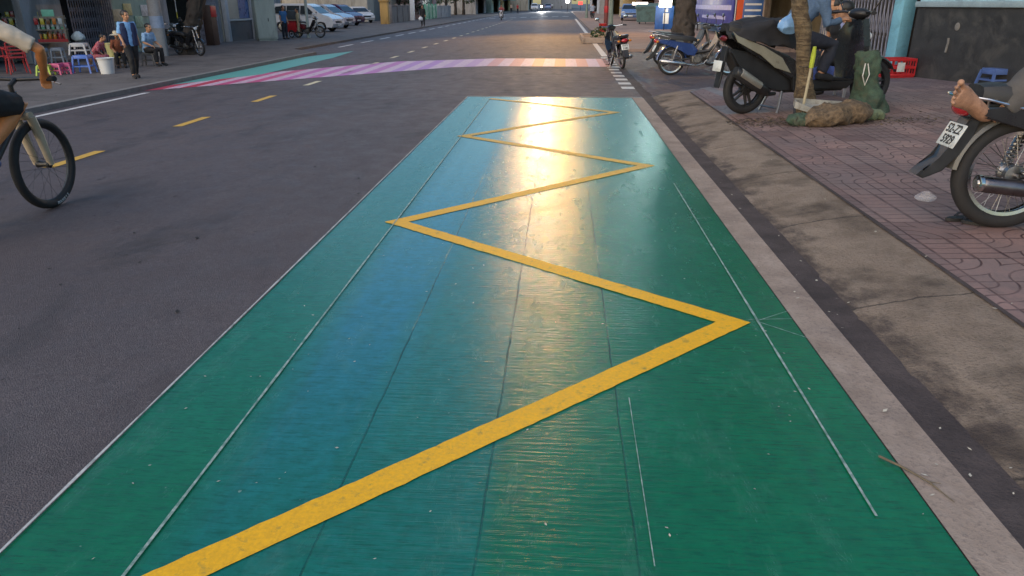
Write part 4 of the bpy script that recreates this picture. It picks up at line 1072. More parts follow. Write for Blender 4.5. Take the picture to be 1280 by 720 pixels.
# thin street tree
def bark_banded():
    m, t, b = nt('pale_banded_bark'); c = coords(t)
    n1 = noise_(t, coords(t, (1.5, 1.5, 16)), 2.0, 6, .7, .4); n2 = noise_(t, c, 9, 6, .7, .5); n3 = noise_(t, c, 50, 4, .7)
    col = mixc(t, ramp(t, n1, .36, .64), (.085, .055, .030), (.25, .18, .10))
    col = mixc(t, ramp(t, n2, .50, .62, 0, .8), col, (.055, .036, .022)); col = mixc(t, ramp(t, n2, .30, .40, .5, 0), col, (.26, .25, .18))
    col = mixc(t, ramp(t, n3, .5, .7, 0, .5), col, (.05, .034, .022))
    t.links.new(col, b.inputs['Base Color']); b.inputs['Roughness'].default_value = .92
    bump_(t, b, math_(t, 'ADD', math_(t, 'MULTIPLY', n1, 1.4), math_(t, 'ADD', n2, n3)), 1.0, .03); return m
BARKT = bark_banded()
BARKD = M('dark_rough_bark', (.050, .040, .034), .95, .45, 6, 1.0, dirt=(.018, .015, .013))
LEAF = [M('leaf_green', (.042, .085, .024), .6, .45, 3, 0), M('leaf_dark', (.022, .052, .018), .6, .4, 3, 0)]
def crown_mesh(name, mat, blobs, n, size, seed):
    rnd = random.Random(seed); vs, fs = [], []
    for _ in range(n):
        c_, r_ = blobs[rnd.randrange(len(blobs))]
        while True:
            v = Vector((rnd.uniform(-1, 1), rnd.uniform(-1, 1), rnd.uniform(-1, 1)))
            if .25 < v.length < 1: break
        v = v.normalized()*(v.length**.5)
        p = Vector(c_)+Vector((v.x*r_, v.y*r_, v.z*r_*.7))
        if noise.noise(p*1.1+Vector((seed, 0, 0))) < -.12: continue
        e = Euler((rnd.uniform(-.9, .9), rnd.uniform(-.9, .9), rnd.uniform(0, 6.28))).to_matrix(); s_ = size*rnd.uniform(.6, 1.3)
        k = len(vs)
        for q in ((-.5, 0, 0), (0, -.28, .03), (.55, 0, 0), (0, .28, .03)): vs.append(p+e @ (Vector(q)*s_))
        fs.append((k, k+1, k+2, k+3))
    me = bpy.data.meshes.new(name); me.from_pydata(vs, [], fs); me.materials.append(mat); return me
def tree(name, label, base, pts, rad, bark, crown, leafn, leafs, seed, group='street trees', limbs=5):
    root = thing(name, label, 'tree', base, 0, group)
    m = MB(); m.tube(pts, rad, 14)
    m.bm.verts.ensure_lookup_table()
    es = list(m.bm.edges); bmesh.ops.subdivide_edges(m.bm, edges=es, cuts=2, use_grid_fill=True); bmesh.ops.subdivide_edges(m.bm, edges=[e for e in m.bm.edges if abs(e.verts[0].co.z-e.verts[1].co.z) > .1], cuts=3, use_grid_fill=True)
    m.jitter(rad[0]*.24, 3.2, seed).jitter(rad[0]*.16, 10, seed+1).jitter(rad[0]*.06, 26, seed+2)
    rnd = random.Random(seed); top = Vector(pts[-1])
    tr = m.build('trunk', bark, root, angle=70)
    for k in range(limbs):
        c_, r_ = crown[k % len(crown)]; m = MB(); s0 = Vector(pts[-2]).lerp(top, rnd.uniform(.2, 1)); e0 = Vector(c_)
        mid = s0.lerp(e0, .5)+Vector((rnd.uniform(-.3, .3), rnd.uniform(-.3, .3), .2))
        m.tube([s0, mid, e0, e0+Vector((rnd.uniform(-.6, .6), rnd.uniform(-.6, .6), r_*.4))], [rad[-1]*.7, rad[-1]*.45, rad[-1]*.28, .01], 7); m.build('limb', bark, tr)
    me = crown_mesh('crown', LEAF[seed % 2], crown, leafn, leafs, seed); o = bpy.data.objects.new('crown', me); C.objects.link(o); o.parent = root
    return root
def blobs(c, R_, n, seed):
    rnd = random.Random(seed); return [(Vector(c)+Vector((rnd.uniform(-1, 1)*R_, rnd.uniform(-1, 1)*R_, rnd.uniform(-.5, .5)*R_)), rnd.uniform(.45, .75)*R_) for _ in range(n)]
tb = G(1009, 148); tt = P(1000, 0, tb.y)-tb
tree('street_tree', 'thin pale barked street tree standing in front of the black scooter', (tb.x, tb.y, zg(tb.x)-.02),
     [(0, 0, 0), (tt.x*.35, 0, tt.z*.35), (tt.x, 0, tt.z), (tt.x*1.1-.05, .1, 2.6), (-.1, .3, 3.8), (-.1, .4, 4.8)], [.135, .108, .098, .09, .075, .05], BARKT, blobs((0, .4, 5.8), 1.9, 8, 2), 5200, .17, 2)
m = MB(); tz = P(1006, 83, tb.y).z-zg(tb.x)
o = MB(); o.torus((tt.x*.35, 0, tz), .112, .006, 'z', 20, 6); o = o.build('wire_tie', BLKP); o.location = (tb.x, tb.y, zg(tb.x)); tag(o, 'dark wire tied around the thin pale tree trunk', 'wire')
# sacks
GSACK = M('green_woven_sack', (.040, .068, .044), .85, .6, 14, 1.0, dirt=(.07, .07, .045))
BSACK = M('brown_burlap_sack', (.125, .085, .050), .95, .7, 22, 1.0, dirt=(.05, .034, .02))
sp = G(1079, 139)
m = MB(); rings = []
for z, rx, ry, ox in ((0, .26, .20, .04), (.08, .27, .21, .03), (.25, .21, .17, -.02), (.45, .18, .15, -.04), (.62, .17, .14, -.06), (.72, .16, .13, -.08), (.80, .14, .11, -.10), (.78, .11, .08, -.10), (.70, .10, .07, -.09)):
    rings.append([(ox+rx*math.cos(2*PI*k/22), ry*math.sin(2*PI*k/22), z) for k in range(22)])
m.loft(rings); m.subdiv(2); m.jitter(.075, 4, 4).jitter(.04, 9, 6).jitter(.012, 24, 7)
for v in m.bm.verts: v.co.z = max(v.co.z, .003)
sk = thing('sack', 'tall green woven sack slumped in front of the scooter front wheel', 'sack', (sp.x, sp.y-.05, zg(sp.x)), 0, 'sacks by the thin tree')
m.build('sack_body', GSACK, sk, angle=60)
m = MB(); m.tube([(-.16, -.15, .66), (-.19, -.20, .50), (-.14, -.20, .38), (-.10, -.19, .52), (-.13, -.16, .66)], .008, 6); m.build('sack_rope', M('white_rope', (.5, .48, .45), .8, .15, 20, .3), sk)
def lying(label, mat, p0, p1, r0, name='sack', seed=1, group='sacks by the thin tree'):
    a, b = Vector(p0), Vector(p1); m = MB(); k = 9
    pts = [a.lerp(b, i/k)+Vector((0, 0, .02*math.sin(i*2.1+seed))) for i in range(k+1)]
    rr = [r0*(.45 if i in (0, k) else .85 if i in (1, k-1) else 1+.08*math.sin(i*1.7+seed)) for i in range(k+1)]
    m.tube(pts, rr, 18, flat=(1.15, .85)); m.subdiv(2); m.jitter(r0*.34, 4, seed).jitter(r0*.12, 12, seed+1).jitter(r0*.06, 34, seed+2)
    for v in m.bm.verts: v.co.z = max(v.co.z, zg(v.co.x)+.003)
    o = m.build(name, mat, None, angle=60); return tag(o, label, 'sack', group)
print('SSC', SSC, 'a', a_, 'tb', tb); q0, q1 = G(1012, 160), G(1084, 151)
lying('brown burlap roll lying along the foot of the thin tree', BSACK, (q0.x, q0.y+.05, zg(q0.x)+.09), (q1.x, q1.y+.05, zg(q1.x)+.14), .175, seed=2)
q0, q1 = G(984, 157), G(1012, 157)
lying('small green cloth bundle at the left end of the burlap roll', GSACK, (q0.x, q0.y+.02, zg(q0.x)+.07), (q1.x, q1.y+.02, zg(q1.x)+.08), .095, seed=5)
q0, q1 = G(1076, 150), G(1102, 148)
lying('pale green crumpled cloth at the right end of the burlap roll', M('pale_green_cloth', (.12, .15, .085), .85, .4, 12, .5), (q0.x, q0.y-.03, zg(q0.x)+.07), (q1.x, q1.y-.03, zg(q1.x)+.06), .095, seed=9)
# dustpan standing on the burlap roll
dp = P(1022, 136, tb.y-.28)
dpn = thing('dustpan', 'grey metal dustpan with long yellow topped handle by the thin tree', 'dustpan', dp, R(4), None, 1.3); dpn.rotation_euler.x = R(12)
TIN = M('worn_galvanised_tin', (.36, .35, .32), .55, .3, 9, .15, metal=.4, dirt=(.14, .10, .07))
m = MB(); out = [(-.20, .12), (-.22, .02), (-.10, -.13), (.10, -.12), (.30, .04), (.26, .10)]
m.prism(out, 0, .012, 'xy')
for a, b in zip(out[:3], out[1:3]): pass
m.loft([[(x, y, z) for z in (0.0, .07*h_)]+[(x*1.04, y*1.04, z) for z in (.07*h_, 0.0)] for (x, y), h_ in zip(out+[out[0]], (1, 1, .7, .4, .3, .6, 1))], caps=False)
m.build('pan', TIN, dpn)
m = MB(); m.tube([(-.13, .05, .01), (-.14, .05, .42)], .014, 8); m.build('handle', M('pale_wood_handle', (.42, .36, .24), .6, .2, 12, .1), dpn)
m = MB(); m.tube([(-.14, .05, .40), (-.145, .05, .52), (-.15, .05, .60)], [.022, .024, .016], 8); m.build('handle_grip', M('yellow_green_grip', (.36, .42, .04), .5, .15, 9, .05), dpn)
# litter of leaves and twigs around the tree foot
def litter(name, label, cat, area, n, smin, smax, mats, seed, flat=False, zoff=.004, zf=zg):
    rnd = random.Random(seed); m = MB()
    for _ in range(n):
        x, y = area(rnd); z = zf(x)+zoff
        s_ = rnd.uniform(smin, smax); a = rnd.uniform(0, 6.28); t_ = 0 if flat else rnd.uniform(0, .5)
        c, s2 = math.cos(a), math.sin(a); asp = rnd.uniform(.25, .6)
        pts = [(-1, 0, 0), (-.2, -asp, t_*.5), (1, 0, t_), (.1, asp, t_*.3)]
        m.quad([(x+s_*(c*px_-s2*py_), y+s_*(s2*px_+c*py_), z+s_*pz+.002) for px_, py_, pz in pts])
    o = m.build(name, mats, None, smooth=False, normals=False); return tag(o, label, cat, None, 'stuff')
def tree_foot(r_):
    while True:
        a, d_ = r_.uniform(0, 6.28), r_.gauss(0, 1)
        x, y = tb.x-.30+d_*1.0, tb.y-.28+r_.gauss(0, .22)
        if x > 2.0 and y < tb.y+.5: return x, y
litter('leaf_litter', 'brown dry leaves and twigs scattered around the thin tree foot', 'leaves', tree_foot, 1100, .006, .026, M('dry_leaf', (.17, .115, .06), .9, .5, 5, .2), 3)
litter('dark_leaf_litter', 'dark rotten leaves scattered around the thin tree foot', 'leaves', tree_foot, 1300, .008, .032, M('rotten_leaf', (.05, .036, .024), .9, .5, 5, .2), 5)
FLECK = M('pale_fleck', (.5, .45, .36), .8, .3, 9, 0)
litter('bay_flecks', 'tiny pale flecks and dry bits scattered over the green bay', 'litter', lambda r_: (r_.uniform(-1.6, 1.25), 1.4+abs(r_.gauss(0, 3.2))), 130, .003, .0095, FLECK, 8, zoff=.005)
litter('gutter_bits', 'pale dry bits scattered along the dark gutter', 'litter', lambda r_: (r_.choice((r_.uniform(1.3, 1.75), r_.uniform(1.5, 2.4))), 2+abs(r_.gauss(0, 3))), 90, .004, .016, FLECK, 9, zoff=.012)
litter('road_specks', 'dark specks and crumbs on the asphalt lane', 'litter', lambda r_: (r_.uniform(-7, -1.8), 2+abs(r_.gauss(0, 5))), 110, .005, .03, M('dark_crumb', (.012, .011, .012), .9, .2, 9, 0), 10, flat=True, zf=road_z, zoff=.005)
# twig on the bay edge
q0, q1, q2, q3 = G(1098, 574, 0), G(1128, 590, 0), G(1160, 607, 0), G(1192, 632, 0)
m = MB(); m.tube([q0+Vector((0, 0, .014)), q1+Vector((0, 0, .02)), q2+Vector((0, 0, .016)), q3+Vector((0, 0, .014))], [.005, .0042, .0036, .0014], 6); m.tube([q2+Vector((0, 0, .016)), q2+Vector((.035, -.012, .02))], [.0025, .001], 5)
tag(m.build('twig', M('dry_twig', (.13, .10, .065), .9, .3, 25, .3)), 'thin dry twig lying across the right edge of the green bay', 'twig')
# red crate
REDP = M('red_plastic', (.42, .018, .022), .4, .15, 7, .05)
cp = G(1121, 97)
ct = thing('crate', 'red plastic crate with white sticker beside the pale blue pillar', 'crate', (cp.x, cp.y+.15, zg(cp.x)), R(8))
W_, D_, H_ = .56, .42, .36
m = MB()
m.box((0, 0, .015), (W_, D_, .03))
for e in (1, -1):
    for z in (.05, .19, .335): m.box((0, e*D_/2, z), (W_, .018, .05), bevel=.004); m.box((e*W_/2, 0, z), (.018, D_+.018, .05), bevel=.004)
    for k in range(6):
        m.box((-W_/2+W_*k/5, e*(D_/2-.004), .19), (.022, .016, .30)); m.box((e*(W_/2-.004), -D_/2+D_*k/5, .19), (.016, .022, .30))
m.build('crate_frame', REDP, ct)
m = MB(); m.box((-.02, -D_/2-.012, .20), (.15, .006, .17)); m.build('sticker', PLATE, ct)

# right hand house: dark dado wall, pale blue band and pillar
WBLUE = M('pale_blue_painted_wall', (.27, .44, .50), .75, .18, 3, .1, dirt=(.16, .24, .27), streak=True)
DADO = M('dark_stone_dado', (.030, .030, .031), .55, .35, 4, .15, dirt=(.065, .062, .058))
w0, w1 = G(1131, 95), G(1300, 114); wd = (w1-w0).normalized(); wl = 9.0; ang = math.atan2(wd.y, wd.x)
hz = zg(w0.x)-.05
hs = thing('house', 'house with dark dado and pale blue painted wall on the right', 'house', (w0.x, w0.y, hz), ang)
dz = P(1180, 9, w0.lerp(w1, .3).y).z-hz
m = MB(); m.box((wl/2, .10, dz/2), (wl, .20, dz)); dad = m.build('dado', DADO, hs)
m = MB(); m.box((wl/2, .13, dz+(6.6-dz)/2), (wl, .20, 6.6-dz)); m.box((.1, 4.2, 3.3), (.2, 8, 6.6)); m.box((wl-.1, 4.2, 3.3), (.2, 8, 6.6)); m.box((wl/2, 8.2, 3.3), (wl, .2, 6.6)); m.build('wall', WBLUE, hs)
m = MB(); m.box((wl/2, .03, dz+.05), (wl+.05, .18, .10), bevel=.01); m.build('dado_ledge', M('grey_blue_ledge', (.25, .33, .37), .7, .2, 5, .2), hs)
m = MB(); m.box((wl/2, 4.0, 6.75), (wl+1.0, 9.2, .3), bevel=.03); m.build('roof', M('roof_slab', (.2, .2, .2), .8, .2, 2, .2), hs)
def window(par, x, z, w_, h_, y=.02, glass=None):
    f = MB()
    for e in (1, -1): f.box((x+e*w_/2, y, z), (.08, .10, h_+.08)); f.box((x, y, z+e*h_/2), (w_-.08, .10, .08))
    f.box((x, y, z), (.05, .08, h_-.08)); fr = f.build('window', M('window_frame_paint', (.32, .34, .35), .6, .2, 6, .1), par)
    g = MB(); g.box((x, y+.03, z), (w_-.04, .02, h_-.04)); g.build('pane', glass or CGL, fr); return fr
for x in (2.0, 4.5, 7.0): window(hs, x, 4.6, 1.3, 1.4)
for x in (2.6, 6.4): window(hs, x, 2.6, 1.6, 1.0)
m = MB(); m.tube([(.9, -.012, .55), (.92, -.012, .72), (.91, -.012, .80)], .02, 6); m.sph((1.05, -.008, 1.0), (.06, .01, .07)); st = m.build('scuff_mark', M('pale_scuff', (.16, .15, .14), .8, .3, 9, .1), dad)
m = MB(); m.tube([(3.2, -.012, .70), (3.6, -.012, 1.0), (3.72, -.012, 1.25)], [.006, .012, .006], 6); m.sph((3.58, -.008, .98), (.09, .01, .06)); m.build('scuff_mark', MATS['pale_scuff'], dad)
pp_ = G(1121, 92)
pil = thing('pillar', 'pale blue square pillar between the folding gate and dark wall', 'pillar', (pp_.x, pp_.y+.2, zg(pp_.x)-.05), ang)
m = MB(); m.box((0, 0, 3.0), (.27, .30, 6.0), bevel=.012); m.build('shaft', M('sky_blue_pillar_paint', (.17, .40, .52), .7, .15, 4, .1, dirt=(.12, .26, .33)), pil)
m = MB(); m.box((0, 0, .08), (.31, .34, .16), bevel=.01); m.build('plinth', DADO, pil)
# folding lattice gates
GATE_D = M('dark_steel_gate', (.030, .030, .036), .45, .3, 8, .1, metal=.5)
GATE_L = M('pale_grey_gate', (.34, .34, .40), .5, .25, 8, .1, metal=.2)
DARKIN = M('dark_interior', (.016, .015, .016), .9, .3, 2, .1)
def lattice_gate(label, p0, p1, h, mat, n, z0, backing=True, group='folding lattice gates'):
    p0, p1 = Vector((p0[0], p0[1], 0)), Vector((p1[0], p1[1], 0)); d = p1-p0; L_ = d.length
    root = thing('folding_gate', label, 'gate', (p0.x, p0.y, z0), math.atan2(d.y, d.x), group)
    m = MB()
    for i in range(n+1): m.box((L_*i/n, 0, h/2), (.028, .03, h))
    m.build('uprights', mat, root)
    m = MB(); st_ = L_/n; rows_ = max(3, int(h/(st_*2.4)))
    for i in range(n):
        for j in range(rows_):
            za, zb = h*j/rows_+.03, h*(j+1)/rows_-.03
            for e, (z1_, z2_) in ((.018, (za, zb)), (-.018, (zb, za))): m.tube([(st_*i, e, z1_), (st_*(i+1), e, z2_)], .009, 4)
    m.build('lattice', mat, root)
    m = MB(); m.box((L_/2, 0, h+.04), (L_+.1, .10, .08)); m.box((L_/2, 0, .0), (L_+.1, .08, .03)); m.build('rail', mat, root)
    if backing:
        m = MB(); m.box((L_/2, .35, h/2), (L_, .06, h)); m.build('shutter_behind', DARKIN, root)
    return root
g0, g1 = G(1022, 64), G(1111, 91)
lattice_gate('dark folding lattice gate beside the pale blue pillar', g0, g1, 3.0, M('gate_steel', (.20, .20, .25), .45, .3, 8, .1, metal=.4), 26, zg(g1.x)-.03)
# ------------------------------------------------------------------ other parked bikes on the right
BLUEB = M('blue_bike_paint', (.020, .045, .16), .25, .2, 6, .02, coat=.7)
GREYB = M('grey_bike_paint', (.10, .11, .12), .35, .2, 6, .02, coat=.4)
REDB = M('dark_red_bike_paint', (.12, .015, .018), .3, .2, 6, .02, coat=.5)
p = G(838, 87)
cubC = cub('blue motorbike with chrome exhaust parked in front of the thick tree', (p.x, p.y, zg(p.x)*0+.0), R(2), BLUEB, side=BLUEB, group='motorbikes parked on the right', scale=1.12, plate=('', ''), shield=M('beige_leg_shield', (.33, .27, .22), .5, .15, 6, .05), fendmat=BLUEB)
p2 = G(829, 76)
cub('grey motorbike half hidden behind the blue one', (p2.x, p2.y, 0), R(8), GREYB, group='motorbikes parked on the right', scale=1.08, plate=None)
p = G(778, 86)
cub('black motorbike seen from behind parked at the kerb', (p.x, p.y, 0), R(100), BLKG, side=BLKG, group='motorbikes parked on the right', scale=1.04, spoke=True, plate=('59-P1', '3180'), lean=R(-6), exh=BLKP)
# thick tree
tp = G(852, 64, .1)
tree('street_tree', 'thick dark barked street tree behind the blue motorbike', (tp.x, tp.y, -.02),
     [(0, 0, 0), (.02, 0, .5), (.0, 0, 1.5), (.05, 0, 3.0), (.1, .1, 5.0), (.1, .1, 6.5)], [.44, .37, .34, .31, .27, .17], BARKD, blobs((.2, .2, 8.5), 3.0, 10, 5), 9000, .26, 3)
# shop fronts on the right
def signpanel(name, label, cat, c, rz, size, mat, parts=(), group=None):
    root = thing(name, label, cat, c, rz, group)
    m = MB(); m.box((0, 0, 0), size, bevel=.01); m.build('panel', mat, root)
    for (nm, cc, sz, mt) in parts: mm = MB(); mm.box(cc, sz); mm.build(nm, mt, root)
    return root
VIO = M('violet_blue_panel', (.05, .06, .30), .4, .35, 3, .02); PALEV = M('pale_violet_stripe', (.34, .34, .60), .5, .3, 6, .02)
BLUS = M('bright_blue_panel', (.02, .09, .30), .4, .3, 4, .02); WHT = M('white_panel', (.6, .6, .6), .5, .15, 5, .02)
ORB = M('orange_banner_cloth', (.62, .085, .02), .7, .12, 5, .1)
WALLR = [M('cream_plaster', (.42, .37, .30), .8, .2, 2, .15, dirt=(.22, .19, .15), streak=True), M('grey_plaster', (.26, .26, .27), .8, .2, 2, .15, dirt=(.13, .13, .13), streak=True), M('pale_green_plaster', (.26, .36, .31), .8, .2, 2, .15, dirt=(.14, .18, .16), streak=True), M('pink_plaster', (.40, .26, .24), .8, .2, 2, .15, dirt=(.2, .13, .12), streak=True), M('ochre_plaster', (.45, .33, .15), .8, .2, 2, .15, dirt=(.22, .16, .08), streak=True)]
SHUT = [M('beige_roller_shutter', (.34, .30, .25), .5, .2, 3, .1), M('grey_roller_shutter', (.20, .21, .22), .45, .2, 3, .1, metal=.3), M('green_steel_door', (.05, .16, .11), .5, .25, 4, .1), M('blue_steel_door', (.06, .13, .26), .5, .25, 4, .1)]
def shophouse(label, X, y0, y1, h, wall, door, side, z0, floors=3, dado=None, awn=None, open_=False, dep=9.0, name='shophouse', doors=True):
    """side = +1: stands to the right of the street and faces -x; -1: stands left and faces +x"""
    L_ = y1-y0; root = thing(name, label, 'building', (X, (y0+y1)/2, z0), PI/2 if side < 0 else -PI/2, None)
    # local: x runs along the street, +y goes into the building when rz is chosen so
    def bx(m, c, s_, **k): m.box((c[0], -c[1], c[2]), s_, **k) if False else m.box(c, s_, **k)
    sgn = 1
    m = MB(); gh = 3.2
    dw = L_*.62 if doors else 0
    if doors:
        for e in (1, -1): m.box((e*(L_/2-(L_-dw)/4), .12, gh/2), ((L_-dw)/2, .24, gh))
        m.box((0, .12, gh-.25), (dw, .24, .5))
    else: m.box((0, .12, gh/2), (L_, .24, gh))
    m.box((0, .12, gh+(h-gh)/2), (L_, .24, h-gh))
    for e in (1, -1): m.box((e*(L_/2-.1), dep/2+.12, h/2), (.2, dep-.24, h))
    m.box((0, dep, h/2), (L_, .2, h)); m.build('wall', wall, root)
    m = MB(); m.box((0, dep/2-.15, h+.10), (L_+.1, dep+.7, .22), bevel=.02); m.build('roof', MATS['roof_slab'], root)
    if doors:
        m = MB(); dh = gh-.5
        if open_: m.box((0, 3.2, dh/2), (dw+.6, .1, dh)); m.build('interior', DARKIN, root)
        else:
            m.box((0, .20, dh/2), (dw, .05, dh))
            for k in range(int(dh/.12)): m.box((0, .168, .06+k*.12), (dw, .02, .05))
            m.build('roller_shutter', door, root)
    if dado:
        m = MB(); e0 = (L_-dw)/2
        if doors:
            for e in (1, -1): m.box((e*(L_/2-e0/2), -.012, .5), (e0-.02, .03, 1.0))
        else: m.box((0, -.012, .5), (L_-.02, .03, 1.0))
        m.build('dado', dado, root)
    for f in range(1, floors):
        k = max(1, int(L_/2.4)); zc = gh+(f-.5)*(h-gh)/(floors-1)
        for i in range(k): window(root, -L_/2+L_*(i+.5)/k, zc, 1.1, 1.35, y=-.02)
    if awn:
        m = MB(); m.loft([[(-L_/2+.1, 0, 2.95), (-L_/2+.1, -1.5, 2.45), (-L_/2+.1, -1.5, 2.40), (-L_/2+.1, 0, 2.90)], [(L_/2-.1, 0, 2.95), (L_/2-.1, -1.5, 2.45), (L_/2-.1, -1.5, 2.40), (L_/2-.1, 0, 2.90)]]); m.build('awning', awn, root)
    return root
REDAW = M('red_awning_cloth', (.34, .045, .025), .8, .2, 4, .15)
BLUAW = M('blue_awning_cloth', (.04, .10, .30), .8, .2, 4, .15)
XR = 8.4
def yR(px, X=XR): return onX(px, X, 40)
ya, yb, yc, yd, ye = g0.y+.2, yR(936), yR(862), yR(822), yR(790)
shophouse('cream shophouse with open dark front behind the seated people on the right', XR, ya, yb, 9.6, WALLR[0], SHUT[1], 1, .15, 3, open_=True, awn=BLUAW)
shophouse('grey shophouse with violet boards across its front on the right', XR, yb, yc, 11.5, WALLR[1], SHUT[3], 1, .12, 4, awn=None)
shophouse('pale green shophouse past the thick tree on the right', XR, yc, yd, 8.6, WALLR[2], SHUT[1], 1, .10, 3, open_=True)
shophouse('pink shophouse farther along on the right', XR, yd, yd+22, 10.5, WALLR[3], SHUT[0], 1, .10, 3, open_=True, awn=REDAW)
shophouse('ochre shophouse at the far right of the street', XR-1.5, yd+22, yd+48, 12, WALLR[4], SHUT[1], 1, .10, 4, open_=True)
shophouse('grey block beyond the ochre shophouse on the right', XR-3, yd+48, yd+90, 9, WALLR[1], SHUT[2], 1, .10, 3, open_=True)
y0_, y1_ = yR(914, 7.9), yR(867, 7.9)
vp = signpanel('advertising_board', 'violet blue board with pale stripes on the right shop front', 'sign', (7.9, (y0_+y1_)/2, 1.55), -PI/2, (y1_-y0_, .08, 1.9), VIO,
               [('stripe', (0, -.045, -.15), (y1_-y0_-.6, .012, .22)) + (PALEV,), ('stripe', (-.8, -.045, .35), ((y1_-y0_)*.5, .012, .14)) + (PALEV,), ('stripe', (.6, -.045, -.62), ((y1_-y0_)*.6, .012, .16)) + (PALEV,)])
for e in (1, -1): m = MB(); m.box((e*(y1_-y0_)*.4, .02, -1.2), (.08, .06, .6)); m.build('leg', GATE_D, vp)
bp_ = Vector((7.3, yR(926, 7.3), .12))
bn = thing('banner', 'tall orange vertical banner on the right between blue boards', 'banner', bp_, R(-10))
m = MB(); m.box((0, 0, 1.75), (.52, .02, 2.5)); m.subdiv(3); m.jitter(.02, 2, 3); m.build('cloth', ORB, bn)
m = MB(); m.cyl((-.30, .0, 0), (-.30, 0, 3.1), .022); m.tube([(-.30, 0, 3.03), (.30, 0, 3.03)], .014); m.build('pole', WHT, bn)
bs = signpanel('notice_board', 'blue board with white stripes right of the orange banner', 'sign', (7.5, yR(938, 7.5), 1.5), R(-14), (.75, .06, 1.9), BLUS, [('stripe', (0, -.036, .5-.22*k), (.62, .008, .07), WHT) for k in range(6)])
m = MB(); m.cyl((0, .02, -1.38), (0, .02, -.9), .04); m.build('post', GATE_D, bs)
bs2 = signpanel('notice_board', 'blue board with a white figure left of the thick tree', 'sign', (6.2, yR(829, 6.2), .78), R(-8), (1.1, .06, 1.35), BLUS, [('white_figure', (.1, -.036, -.05), (.34, .008, .6), WHT), ('white_figure', (.1, -.036, .42), (.2, .008, .2), WHT)])
LITW = ME('lit_white_panel', (1, .93, .78), 5.0)
sb = signpanel('light_box', 'lit white light box above the blue board by the thick tree', 'sign', P(832, 3, yR(836, 6.4)), R(-6), (.72, .2, .5), LITW)
m = MB(); m.cyl((0, .02, -1.7), (0, .02, -.28), .03); m.build('post', GATE_D, sb)
# green dumpster, parked cars, bins far right
TEALG = M('grey_green_steel', (.10, .17, .165), .5, .25, 4, .15, dirt=(.06, .08, .075))
p = G(809, 30, .1)
dm = thing('dumpster', 'grey green steel dumpster standing beyond the thick tree', 'dumpster', (p.x, p.y, .10), R(-4))
m = MB(); m.loft([[(-.8, -.45, .15), (.8, -.45, .15), (.8, .45, .15), (-.8, .45, .15)], [(-.95, -.6, 1.25), (.95, -.6, 1.25), (.95, .6, 1.25), (-.95, .6, 1.25)]]); m.box((0, 0, 1.22), (2.0, 1.3, .07)); m.build('bin', TEALG, dm)
m = MB(); m.loft([[(-.97, -.62, 1.27), (.97, -.62, 1.27), (.97, .62, 1.27), (-.97, .62, 1.27)], [(-.9, -.3, 1.45), (.9, -.3, 1.45), (.9, .5, 1.50), (-.9, .5, 1.50)]]); m.build('lid', TEALG, dm)
for e in (1, -1):
    for f in (1, -1): m = MB(); m.cyl((e*.6-.04, f*.35, .09), (e*.6+.04, f*.35, .09), .09, n=14); m.build('castor', RUB, dm)
WCAR = M('white_car_paint', (.58, .58, .60), .3, .06, 3, 0, coat=.8); SCAR = M('silver_car_paint', (.36, .38, .44), .3, .08, 3, 0, coat=.8, metal=.3)
PCAR = M('dark_purple_car_paint', (.06, .015, .06), .28, .15, 3, 0, coat=.8); BCAR = M('blue_car_paint', (.10, .17, .36), .3, .1, 3, 0, coat=.8)
p = G(786, 26, .1); car('pale blue car nosing out beside the dumpster on the right', (p.x+.3, p.y+2, .10), R(-95), BCAR, 'cars parked on the right', kind='sedan')
# floodlit strip over the open shop front
p = P(800, 4.5, 60); sl_ = thing('shop_light', 'bright white strip light over the dumpster on the right', 'light', p, R(-8))
m = MB(); m.box((0, 0, 0), (1.15, .10, .16), bevel=.02); m.build('tube', ME('lit_strip', (1, .86, .74), 7), sl_)
m = MB(); m.box((0, .09, 0), (1.3, .06, .24)); m.cyl((.5, .12, -1.45), (.5, .12, 0), .03); m.build('bracket', GATE_D, sl_)
# planting bed by the pole
p = G(748, 48, .1)
bed = thing('planting_bed', 'small raised planting bed with scrub at the kerb by the lamp post', 'planter', (p.x+.1, p.y, .0), 0)
m = MB()
for e in (1, -1): m.box((e*.85, 0, .12), (.12, 5.0, .24), bevel=.02); m.box((0, e*2.44, .12), (1.58, .12, .236), bevel=.02)
m.build('kerb', KERB_C, bed)
m = MB(); m.box((0, 0, .08), (1.6, 4.8, .16)); m.build('soil', M('tan_soil', (.20, .14, .10), .95, .3, 3, .4), bed)
me = crown_mesh('scrub', LEAF[0], [((0, -1.0, .3), .5)], 420, .14, 9); o = bpy.data.objects.new('scrub', me); C.objects.link(o); o.parent = bed
p = G(753, 40, .1)
bk = thing('bucket', 'small red bucket at the foot of the red wrapped post', 'bucket', (p.x, p.y-.2, .1), 0)
m = MB(); m.lathe([(.0, .0), (.17, 0), (.22, .42), (.235, .44), (.215, .44), (.17, .05), (0, .05)], n=20, caps=False); m.build('bucket_body', REDP, bk)
m = MB(); m.torus((0, 0, .44), .225, .012, 'z', 24, 6); m.build('rim', REDP, bk)
p = G(757, 33, .1)
rp = thing('post', 'red wrapped post standing beside the green grey lamp post', 'post', (p.x, p.y, .1), 0)
m = MB(); m.lathe([(.17, 0), (.17, .06), (.14, .08), (.14, 3.0), (.10, 3.05)], n=14); m.build('post_shaft', M('dark_red_post_paint', (.16, .035, .028), .6, .35, 4, .2), rp)
m = MB(); m.lathe([(.15, .9), (.155, .92), (.155, 1.3), (.15, 1.32)], n=14); m.build('wrap', REDP, rp)
